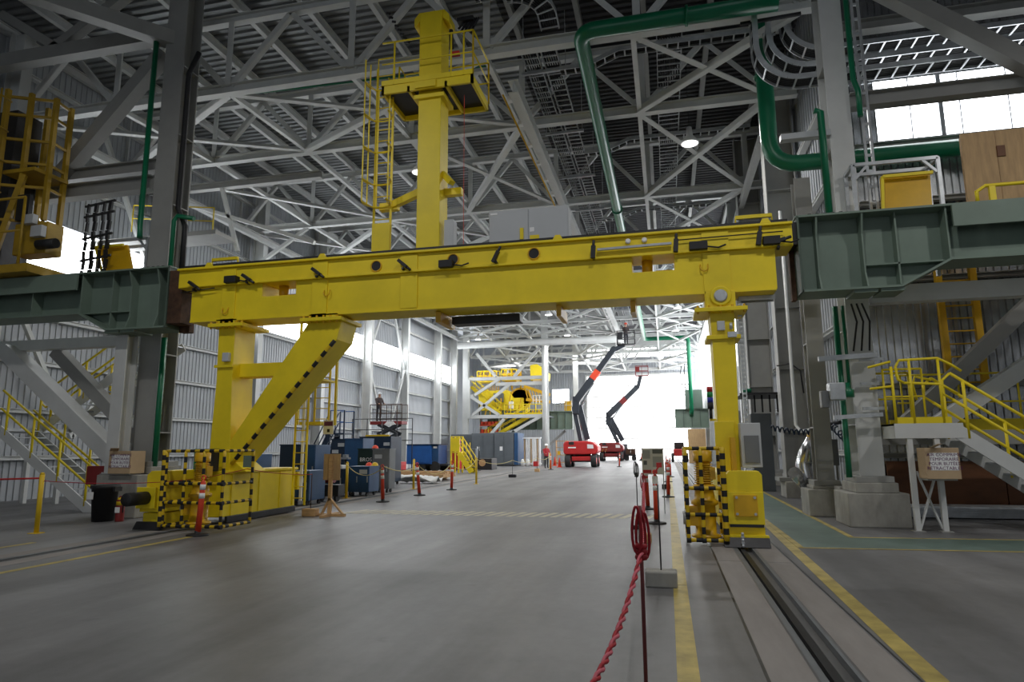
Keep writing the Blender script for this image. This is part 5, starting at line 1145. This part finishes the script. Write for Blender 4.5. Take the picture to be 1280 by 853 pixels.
# ================================================================== BOOM LIFTS
def lift(y, X, z_pts, label, red_part, stripes=False, K=1.0, RD=RD):
    """X = body centre; z_pts = base, knee, boom end, jib end, as (x, z)"""
    t = thing('boom_lift', (X, y, 0), label, 'boom lift', 'red boom lifts')
    w = 1.36
    prof = [(X - w, 1.15), (X - w + .12, 1.0), (X + w - .2, 1.0), (X + w, 1.2), (X + w, 1.65), (X + w - .5, 2.02), (X - w + .2, 2.04), (X - w, 1.85)]
    MB().prism(prof, y - 1.2, y + 1.3).build('turntable_body', RD, t, .1)
    MB().box(X - w + .4, X - .35, y - 1.23, y - 1.2, 1.48, 1.58).build('white_lettering_plate', WHT, t)
    MB().box(X - .9, X - .5, y - 1.24, y - 1.2, 1.75, 2.0).build('exhaust_grille', DK, t)
    MB().prism([(X + .55, 1.45), (X + 1.05, 1.45), (X + 1.0, 1.75), (X + .55, 1.78)], y - 1.23, y - 1.2).build('decal', WHT, t)
    MB().box(X - .7, X + .8, y - 1.1, y + 1.2, .5, .85).build('chassis', RD, t, .05); MB().box(X - 1.0, X + 1.0, y - 1.0, y - .7, .4, .6).build('axle', DK, t); MB().box(X - 1.0, X + 1.0, y + .9, y + 1.2, .4, .6).build('axle', DK, t)
    MB().cyl((X, y, .85), (X, y, 1.05), .7, 18).build('slew_ring', DK, t)
    for x in (X - 1.02, X + 1.02):
        for yy in (y - .9, y + 1.1):
            wh = MB().lathe((x, yy, .5), [(.3, -.2), (.46, -.22), (.5, -.15), (.5, .15), (.46, .22), (.3, .2)], 18, 0, 'x').build('wheel', TIRE, t)
            MB().lathe((x, yy, .5), [(.26, -.21), (.26, .21)], 12, 0, 'x').build('rim', RD, wh)
    b, k, e, j = [Vector((p[0], y + .2, p[1])) for p in z_pts]
    u = (k - b).normalized(); n = Vector((u.z, 0, -u.x))
    MB().bar(b + n * .28, k + n * .22, .4 * K, .36 * K, (0, 1, 0)).build('riser_arm', CHAR, t, .02); MB().bar(b - n * .28, k - n * .25, .3 * K, .3 * K, (0, 1, 0)).build('riser_arm', CHAR, t, .02)
    MB().cyl(b * .7 + k * .3, b * .25 + k * .75, .07, 8).build('hydraulic_ram', GV, t)
    MB().bar(k - Vector((.05, 0, .7)), k + Vector((0, 0, .75)), .55, .6, (0, 1, 0)).build('knee_link', CHAR, t, .05)
    s0 = k + Vector((0, 0, .4)); d = e - s0
    MB().bar(s0, s0 + d * .42, .5 * K, .66 * K, (0, 1, 0)).build('boom_section', CHAR, t, .02)
    MB().bar(s0 + d * .42, s0 + d * .58, .46 * K, .58 * K, (0, 1, 0)).build('boom_section', red_part, t, .02)
    MB().bar(s0 + d * .58, e, .4 * K, .48 * K, (0, 1, 0)).build('boom_section', CHAR, t, .02)
    MB().cyl(k + Vector((.15, 0, -.3)), s0 + d * .38 + Vector((.25, 0, -.2)), .08, 8).build('lift_ram', GV, t)
    MB().bar(e - Vector((0, 0, .1)), j, .3 * K, .3 * K, (0, 1, 0)).build('jib', CHAR, t, .02); MB().cyl(e - Vector((0, .3, 0)), e + Vector((0, .3, 0)), .2, 12).build('jib_pivot', CHAR, t)
    bk = MB()
    for z in (.0, .55, 1.1):
        for q in (((-.55, -.4), (.85, -.4)), ((.85, -.4), (.85, .5)), ((.85, .5), (-.55, .5)), ((-.55, .5), (-.55, -.4))):
            bk.bar(j + Vector((q[0][0], q[0][1], z)), j + Vector((q[1][0], q[1][1], z)), .06, .06)
    for q in ((-.55, -.4), (.85, -.4), (.85, .5), (-.55, .5), (.15, -.4)): bk.bar(j + Vector((q[0], q[1], 0)), j + Vector((q[0], q[1], 1.1)), .05, .05)
    bk.box(j.x - .55, j.x + .85, j.y - .4, j.y + .5, j.z - .06, j.z).box(j.x - .5, j.x - .1, j.y - .5, j.y - .4, j.z + .4, j.z + 1.0)
    bk.build('basket', DK if red_part is RO else RD, t)
    if stripes:
        for i in range(3): MB().bar((X - 1.3 + i * .35, y - 1.22, 1.05), (X - 1.15 + i * .35, y - 1.22, 1.35), .02, .12, (0, 1, 0)).build('hazard_stripe', YK, t)
    return t
lift(53, -6.65, ((-6.5, 2.1), (-7.05, 4.9), (-3.9, 9.45), (-3.05, 9.75)), 'nearer red boom lift with its dark boom raised to the right', RO, False, 1.1)
lift(75, -6.1, ((-5.1, 2.1), (-6.35, 4.7), (-2.95, 8.3), (-2.6, 9.5)), 'farther red boom lift with striped body in front of the bright door', RDD, True, 1.35, RDD)
# ================================================================== SCISSOR LIFT AND PEOPLE
t = thing('scissor_lift', (-16.8, 38, 0), 'scissor lift with a dark red railed platform raised by the left wall', 'scissor lift')
SX0, SX1, SY0, SY1 = -17.85, -15.75, 37.6, 38.5
MB().box(SX0, SX1, SY0, SY1, .25, .75).build('base', RD, t, .03)
for x in (SX0 + .3, SX1 - .3):
    for y in (SY0 + .05, SY1 - .05): MB().cyl((x, y - .1, .25), (x, y + .1, .25), .25, 14).build('wheel', TIRE, t)
z = .8
for i in range(4):
    h = .55
    for y in (SY0 + .12, SY1 - .12):
        MB().bar((SX0 + .45, y, z), (SX1 - .35, y, z + h), .08, .14, (0, 0, 1)).bar((SX1 - .35, y + .06, z), (SX0 + .45, y + .06, z + h), .08, .14, (0, 0, 1)).build('scissor_arm', CHAR, t)
    z += h
MB().box(SX0, SX1, SY0, SY1, 3.02, 3.22).build('platform', RDD, t, .02)
MB().prism([(-16.9, 3.0), (-16.1, 3.0), (-16.3, 3.2), (-16.7, 3.2)], SY0 - .04, SY0).build('plate', WHT, t)
for y in (SY0, SY1): rail_run([(SX0, y, 3.2), (SX0 + .7, y, 3.2), (SX0 + 1.4, y, 3.2), (SX1, y, 3.2)], 1.05, RUST, t, mids=(.5, .15))
m = MB()
for i in range(22):
    x = SX0 + .1 * i + .02; m.box(x, x + .012, SY0 - .01, SY0, 3.22, 4.2)
for i in range(9): m.box(SX0, SX1, SY0 - .01, SY0, 3.3 + i * .11, 3.31 + i * .11)
m.build('mesh_panel', DK, t)
def person(loc, joints, edges, rad, zones, label, rz=0):
    t = thing('person', loc, label, 'person')
    me = bpy.data.meshes.new('body'); me.from_pydata(joints, edges, []); ob = bpy.data.objects.new('tmp', me); COL.objects.link(ob)
    md = ob.modifiers.new('s', 'SKIN'); md.use_smooth_shade = True
    for i, r in enumerate(rad): me.skin_vertices[0].data[i].radius = (r, r)
    me.skin_vertices[0].data[0].use_root = True
    ss = ob.modifiers.new('u', 'SUBSURF'); ss.levels = 1; ss.render_levels = 1
    bpy.context.view_layer.update()
    b = bpy.data.meshes.new_from_object(ob.evaluated_get(bpy.context.evaluated_depsgraph_get())); bpy.data.objects.remove(ob)
    b.materials.clear()
    for mm, _ in zones: b.materials.append(mm)
    for p in b.polygons:
        for i, (_, fn) in enumerate(zones):
            if fn(p.center): p.material_index = i; break
    o = bpy.data.objects.new('body', b); COL.objects.link(o); o.parent = t; t.rotation_euler = (0, 0, rz); OFF[o.name] = Vector(loc)
    return t
VEST = mat('dark_work_jacket', (.05, .035, .035), .8); TRO = mat('dark_trousers', (.02, .022, .03), .8); RVEST = mat('red_vest', (.45, .02, .03), .7)
J = [(0, 0, .95), (0, 0, 1.2), (0, 0, 1.42), (0, -.02, 1.52), (0, -.04, 1.62), (0, -.04, 1.74), (.19, 0, 1.40), (.24, -.1, 1.14), (.2, -.32, 1.08), (.18, -.42, 1.08), (-.19, 0, 1.40), (-.24, -.1, 1.14), (-.2, -.32, 1.08), (-.18, -.42, 1.08),
     (.1, 0, .9), (.11, -.02, .5), (.11, .02, .08), (.11, -.12, .04), (-.1, 0, .9), (-.11, -.02, .5), (-.11, .02, .08), (-.11, -.12, .04)]
Ed = [(0, 1), (1, 2), (2, 3), (3, 4), (4, 5), (2, 6), (6, 7), (7, 8), (8, 9), (2, 10), (10, 11), (11, 12), (12, 13), (0, 14), (14, 15), (15, 16), (16, 17), (0, 18), (18, 19), (19, 20), (20, 21)]
Ra = [.15, .15, .15, .06, .095, .08, .075, .055, .045, .04, .075, .055, .045, .04, .1, .07, .05, .045, .1, .07, .05, .045]
def dress(top):
    return [(SKIN, lambda c: c.z > 1.5 or (c.y < -.35 and c.z > .9)), (top, lambda c: c.z > .93), (TRO, lambda c: c.z > .1), (BK, lambda c: True)]
t = person((-17.45, 38.0, 3.22), J, Ed, Ra, dress(VEST), 'person in dark work clothes and grey helmet bending over the scissor lift rail', .9)
def face(t):
    for s in (-1, 1): MB().lathe((OFF[t.name].x + s * .033, OFF[t.name].y - .125, OFF[t.name].z + 1.66), [(.004, -.008), (.012, 0), (.004, .008)], 8, 0, 'y').build('eye', BK, t)
    MB().lathe(OFF[t.name] + Vector((0, -.13, 1.62)), [(.004, -.03), (.018, -.01), (.006, .03)], 8).build('nose', SKIN, t)
def helmet(t, mm):
    MB().lathe(OFF[t.name] + Vector((0, -.03, 1.7)), [(.15, 0), (.14, .015), (.125, .02), (.12, .08), (.07, .13), (.01, .145)], 14).build('helmet', mm, t)
helmet(t, LG); face(t)
t = person((-8.95, 49.5, 0), J, Ed, Ra, dress(RVEST), 'person in a red vest and dark trousers standing left of the nearer boom lift', .6)
helmet(t, WHT); face(t)
t = person((-2.9, 53.25, 9.76), J, Ed, Ra, dress(VEST), 'person in dark clothes working in the basket of the nearer boom lift', .2)
helmet(t, RO); face(t)
# cone and small orange things by the lifts
for x, y, lab in ((-8.35, 52.0, 'small orange traffic cone left of the nearer boom lift wheels'), (-9.4, 56, 'small orange traffic cone by the thick white post')):
    t = thing('traffic_cone', (x, y, 0), lab, 'cone', 'traffic cones')
    MB().box(x - .2, x + .2, y - .2, y + .2, 0, .04).build('base', RO, t); MB().lathe((x, y, .04), [(.15, 0), (.03, .7), (.02, .72)], 14).build('cone', RO, t); MB().lathe((x, y, .34), [(.098, 0), (.075, .13)], 14).build('band', WHT, t)
# ================================================================== FAR BRACED BAY WITH YELLOW MACHINE
t = thing('braced_frame', (-14.6, 60, 0), 'white braced steel frame facing the aisle in front of the yellow machine', 'frame')
for x, w in ((-18.6, .5), (-10.85, .55)): MB().ibeam((x, 60, 0), (x, 60, 15), w, w, .05, (0, 1, 0)).build('post', LS, t)
MB().cyl((-10.85, 59.6, 0), (-10.85, 59.6, 11.4), .22, 12).build('round_post', LS, t)
for z, x0, x1 in ((8.05, -18.6, -10.9), (4.45, -18.6, -10.9), (11.3, -18.6, -10.9), (7.5, -15.6, -11), (6.45, -18.6, -17.8)): MB().bar((x0, 60, z), (x1, 60, z), .3, .32).build('beam', LS, t)
for a, b in (((-18.2, 6.45), (-15.3, 4.6)), ((-17.9, 4.6), (-14.2, 7.5)), ((-17.7, 6.5), (-15.3, 7.95)), ((-14.3, 2.8), (-11.3, 4.4)), ((-16.1, 2.8), (-14.8, 4.2)), ((-13.8, 8.2), (-11.3, 10.9)), ((-17.5, 10.5), (-15.6, 8.2)), ((-14.0, 3.1), (-11.8, .8))):
    MB().bar((a[0], 59.9, a[1]), (b[0], 59.9, b[1]), .26, .26, (0, 1, 0)).build('brace', LS, t)
MB().box(-18.3, -18.1, 59.6, 59.8, 4.3, 8.0).build('small_post', LS, t)
t = thing('yellow_machine', (-14.8, 64, 4.6), 'big yellow machine with walkways on the platform behind the white braced frame', 'machine')
MB().box(-19, -11, 61.5, 65.4, 4.45, 4.6).build('deck', GR, t)
MB().prism([(-18.2, 5.2), (-13.6, 5.2), (-13.6, 6.4), (-14.6, 6.4), (-15.2, 7.2), (-18.2, 7.2)], 63, 65.3).build('body', Y_, t, .06)
MB().box(-17.8, -15.4, 62.6, 63, 4.7, 5.15).build('green_skirt', GP, t)
MB().lathe((-14.0, 63.4, 6.3), [(1.15, -.1), (1.15, .1), (.95, .1), (.95, -.1)], 22, 0, 'y').build('ring', YD, t, 0)
for i in range(6):
    a = i * math.pi / 3 + .2
    MB().bar((-14.0, 63.4, 6.3), (-14.0 + 1.05 * math.cos(a), 63.4, 6.3 + 1.05 * math.sin(a)), .12, .12, (0, 1, 0)).build('spoke', YD, t)
MB().prism([(-12.9, 8.1), (-11.2, 8.1), (-11.1, 8.8), (-12.2, 9.7), (-12.9, 9.6)], 63, 64.5).build('hopper', Y_, t, .04)
MB().box(-12.6, -11.1, 62.7, 63, 7.65, 8.1).build('hopper_lip', CARD, t)
for i in range(7): MB().bar((-13.4 + i * .32, 62.8, 7.4 - i * .12), (-13.1 + i * .32, 62.8, 6.2 - i * .05), .08, .1, (0, 1, 0)).build('chute_rib', YD, t)
MB().bar((-13.5, 62.8, 7.5), (-10.9, 62.8, 6.6), .3, .12, (0, 1, 0)).bar((-13.3, 62.8, 6.2), (-10.9, 62.8, 5.9), .3, .12, (0, 1, 0)).build('chute', YD, t)
for i in range(9): MB().box(-17.9 + i * .22, -17.84 + i * .22, 62.9, 63, 7.2, 7.7).build('fin', YD, t)
MB().box(-16.6, -15.6, 62.7, 63.2, 6.0, 6.9).build('motor_housing', GC, t, .04); MB().box(-14.9, -14.5, 62.2, 62.6, 5.3, 6.0).build('white_cabinet', WHT, t, .02)
for (x0, x1, z0) in ((-18.2, -16.2, 8.1), (-15.7, -14.2, 8.2)):
    MB().box(x0, x1, 62.5, 64, z0 - .1, z0).build('upper_walkway', Y_, t)
    rail_run([(x0, 62.5, z0), (x0 + (x1 - x0) * .33, 62.5, z0), (x0 + (x1 - x0) * .66, 62.5, z0), (x1, 62.5, z0)], 1.0, Y_, t, r=.05)
    rail_run([(x0, 63.8, z0), ((x0 + x1) / 2, 63.8, z0), (x1, 63.8, z0)], 1.1, Y_, t, r=.05)
    for i in range(4): MB().box(x0 + i * .5, x0 + .3 + i * .5, 63, 63.4, z0, z0 + .7).build('machine_block', YD, t)
rail_run([(-15.2 + i * .62, 61.6, 4.6) for i in range(7)], 1.05, Y_, t, r=.045)
MB().box(-15.2, -11.2, 61.55, 61.6, 4.6, 4.85).build('toe_board', Y_, t)
for i in range(8):
    MB().bar((-17.9 + i * .55, 62.3, 4.6), (-17.9 + i * .55 + (.4 if i % 2 else 0), 62.3, 6.1 + .25 * (i % 3)), .1, .1).build('stand_pipe', YD if i % 3 else DK, t)
for i in range(6): MB().cyl((-13.2 + i * .3, 62.6, 5.0 + .1 * (i % 2)), (-13.2 + i * .3, 62.9, 5.0 + .1 * (i % 2)), .12, 10).build('roller', DK if i % 2 else YD, t)
for i in range(10): MB().bar((-18.1 + i * .2, 62.45, 8.1), (-17.95 + i * .2, 62.45, 9.0), .04, .04).build('lattice_bar', YD, t)
for x in (-15.2, -14.8, -13.9): MB().cyl((x, 63.2, 7.2), (x, 63.2, 9.4), .09, 8).build('stack_pipe', LS if x < -15 else YD, t)
MB().box(-15.4, -14.3, 62.9, 63.4, 7.9, 8.6).build('cable_drum', YD, t, .05)
m = MB()
for i in range(5): m.bar((-12.4 + i * .32, 61.8, 5.6), (-12.4 + i * .32, 61.8, 6.5), .06, .06)
m.bar((-12.4, 61.8, 6.5), (-11.1, 61.8, 6.5), .06, .06).bar((-12.4, 61.8, 6.05), (-11.1, 61.8, 6.05), .06, .06).build('white_cage', WHT, t)
t = thing('access_stair', (-15, 61, 3), 'far yellow stair rising right below the yellow machine deck', 'stair'); flight(t, -16.8, 2.2, -12.6, 4.5, 60.6, 61.4, 12, ('f', 'b'), Y_, Y_)
for y in (60.65, 61.35): MB().bar((-16.75, y, 0), (-16.75, y, 2.3), .1, .1).build('leg', Y_, t)
t = thing('access_stair', (-17, 61, 6), 'far yellow stair falling right from the upper left of the machine', 'stair'); flight(t, -18.3, 7.4, -15.4, 4.7, 60.6, 61.3, 12, ('f', 'b'), Y_, Y_)
t = thing('orange_parts_rack', (-16.9, 60.5, 3), 'orange loaded rack hanging under the machine deck', 'rack')
for z in (2.9, 3.65): 
    MB().box(-17.7, -15.8, 61.7, 62.5, z, z + .12).build('shelf', RO, t)
    for i in range(5): MB().box(-17.6 + i * .36, -17.33 + i * .36, 61.75, 62.4, z + .12, z + .42).build('orange_case', RO, t)
for x in (-17.75, -15.8): MB().box(x, x + .06, 61.7, 62.5, 0, 4.44).build('upright', LS, t)
def far_girder(x0, x1, label, tall=None):
    t = thing('runway_girder', ((x0 + x1) / 2, 66, 3.3), label, 'girder', 'far green runway girders')
    MB().box(x0, x1, 66, 66.6, 3.4, 5.1).build('web', GP, t); MB().box(x0, x1, 65.7, 66.9, 5.1, 5.18).box(x0, x1, 65.7, 66.9, 3.34, 3.42).build('flange', GP, t)
    n = int(abs(x1 - x0) / .8) + 1
    for i in range(n + 1): x = x0 + (x1 - x0) * i / n; MB().box(x - .03, x + .03, 65.75, 66, 3.42, 5.1).build('stiffener', GPD, t)
    if tall: MB().box(tall[0], tall[1], 65.6, 66.6, 5.18, 7.0).build('upper_box', GPD, t)
    return t
far_girder(-18, -9.2, 'far green runway girder left of the bright door, below the railed deck')
far_girder(.9, 4.0, 'far green runway girder right of the bright door', (1.9, 3.5))
t = thing('walkway_railing', (-10, 66, 5.2), 'grey and white railing on the far left green girder', 'railing'); rail_run([(-11 + i * .6, 65.8, 5.18) for i in range(6)], 1.1, GV, t, r=.035); MB().box(-10.0, -9.3, 66, 66.4, 5.2, 6.2).build('yellow_box', YD, t)
frame_bar('steel_post', (-9.6, 72, 0), (-9.6, 72, 15), .5, .5, 'tall white post left of the bright door', 'post', LS, 'i', (0, 1, 0))
frame_bar('steel_brace', (-13.2, 66.5, .5), (-10, 66.5, 3.2), .25, .25, 'grey brace under the far left green girder', 'brace', GS, 'b')
tag(MB().box(2.0, 3.6, 65, 67, 0, 3.2).build('plywood_box', PLY, None, .03, (2.8, 65, 0)), 'tall plywood box under the far right green girder', 'crate')
dct = pipe('duct', [(-18.4, 56.8, 10.85), (-3.2, 56.8, 10.85)], .3, 'long pale round duct just above the nearer boom lift basket', LS, 14)
for i in range(5): MB().cyl((-17 + i * 3.2, 56.8, 11.1), (-17 + i * 3.2, 56.8, 15.2), .02, 6).build('hanger_rod', GV, dct)
t = thing('roof_rail_beam', (-5, 17, 11.5), 'pale crane rail beam with yellow cable clips running back under the roof', 'beam')
MB().ibeam((-3.9, 17, 11.9), (-3.9, 70, 11.9), .3, .4, .03).build('beam', LS, t)
for i in range(26): MB().box(-4.16, -4.02, 17.3 + i * 1.5, 17.5 + i * 1.5, 11.66, 11.8).build('clip', WHT, t)
MB().tube([(-4.2, 17, 11.66), (-4.2, 45, 11.66)], .03, 6).build('yellow_cable', YD, t)
# machines by the door
t = thing('red_tractor', (1.2, 70, 0), 'small red tractor parked beside the far right girder', 'tractor')
MB().box(.6, 1.8, 69, 71, .6, 1.3).build('hood', RD, t, .1); MB().box(.7, 1.7, 70.5, 71.8, 1.3, 2.0).build('cab', DK, t, .08)
for x in (.5, 1.9):
    for y in (69.3, 71.3): MB().lathe((x, y, .45), [(.3, -.14), (.45, -.12), (.45, .12), (.3, .14)], 14, 0, 'x').build('wheel', TIRE, t)
t = thing('flat_trailer', (-4.1, 77, 0), 'dark flat trailer with crates near the foot of the bright door', 'trailer')
MB().box(-4.7, -3.5, 76, 78, .5, .7).build('bed', DK, t)
for x in (-4.5, -3.7): MB().cyl((x, 76, .3), (x, 76.2, .3), .3, 12).build('wheel', TIRE, t)
for x in (-4.6, -4.05): MB().box(x, x + .48, 76.3, 77.6, .7, 1.35).build('crate', RUST, t)
t = thing('red_barrier', (-2.6, 76, 0), 'small red pointed barrier frame before the bright door', 'barrier'); MB().prism([(-3.0, .2), (-2.3, .2), (-2.5, 1.3), (-2.75, 1.3)], 76, 76.6).build('body', RD, t, .03); MB().box(-3.1, -2.2, 75.9, 76.7, 0, .2).build('base', DK, t)
t = thing('generator', (-5.0, 77, 0), 'dark generator unit behind the farther boom lift', 'generator'); MB().box(-5.6, -4.5, 77.5, 78.8, .3, 1.9).build('housing', GC, t, .05)
for x in (-5.4, -4.7): MB().cyl((x, 77.5, .3), (x, 77.7, .3), .3, 12).build('wheel', TIRE, t)
pipe('cable', [(1.7, 66, 9.4), (1.5, 66, 8.4), (1.75, 66, 7.4), (2.2, 66, 7.0)], .04, 'looping black hose beside the bright door, inner one', BK, 6)
pipe('cable', [(2.0, 66, 9.6), (1.9, 66, 8.2), (2.1, 66, 6.0), (2.3, 66, 4.9)], .05, 'long black hose beside the bright door, outer one', BK, 6)
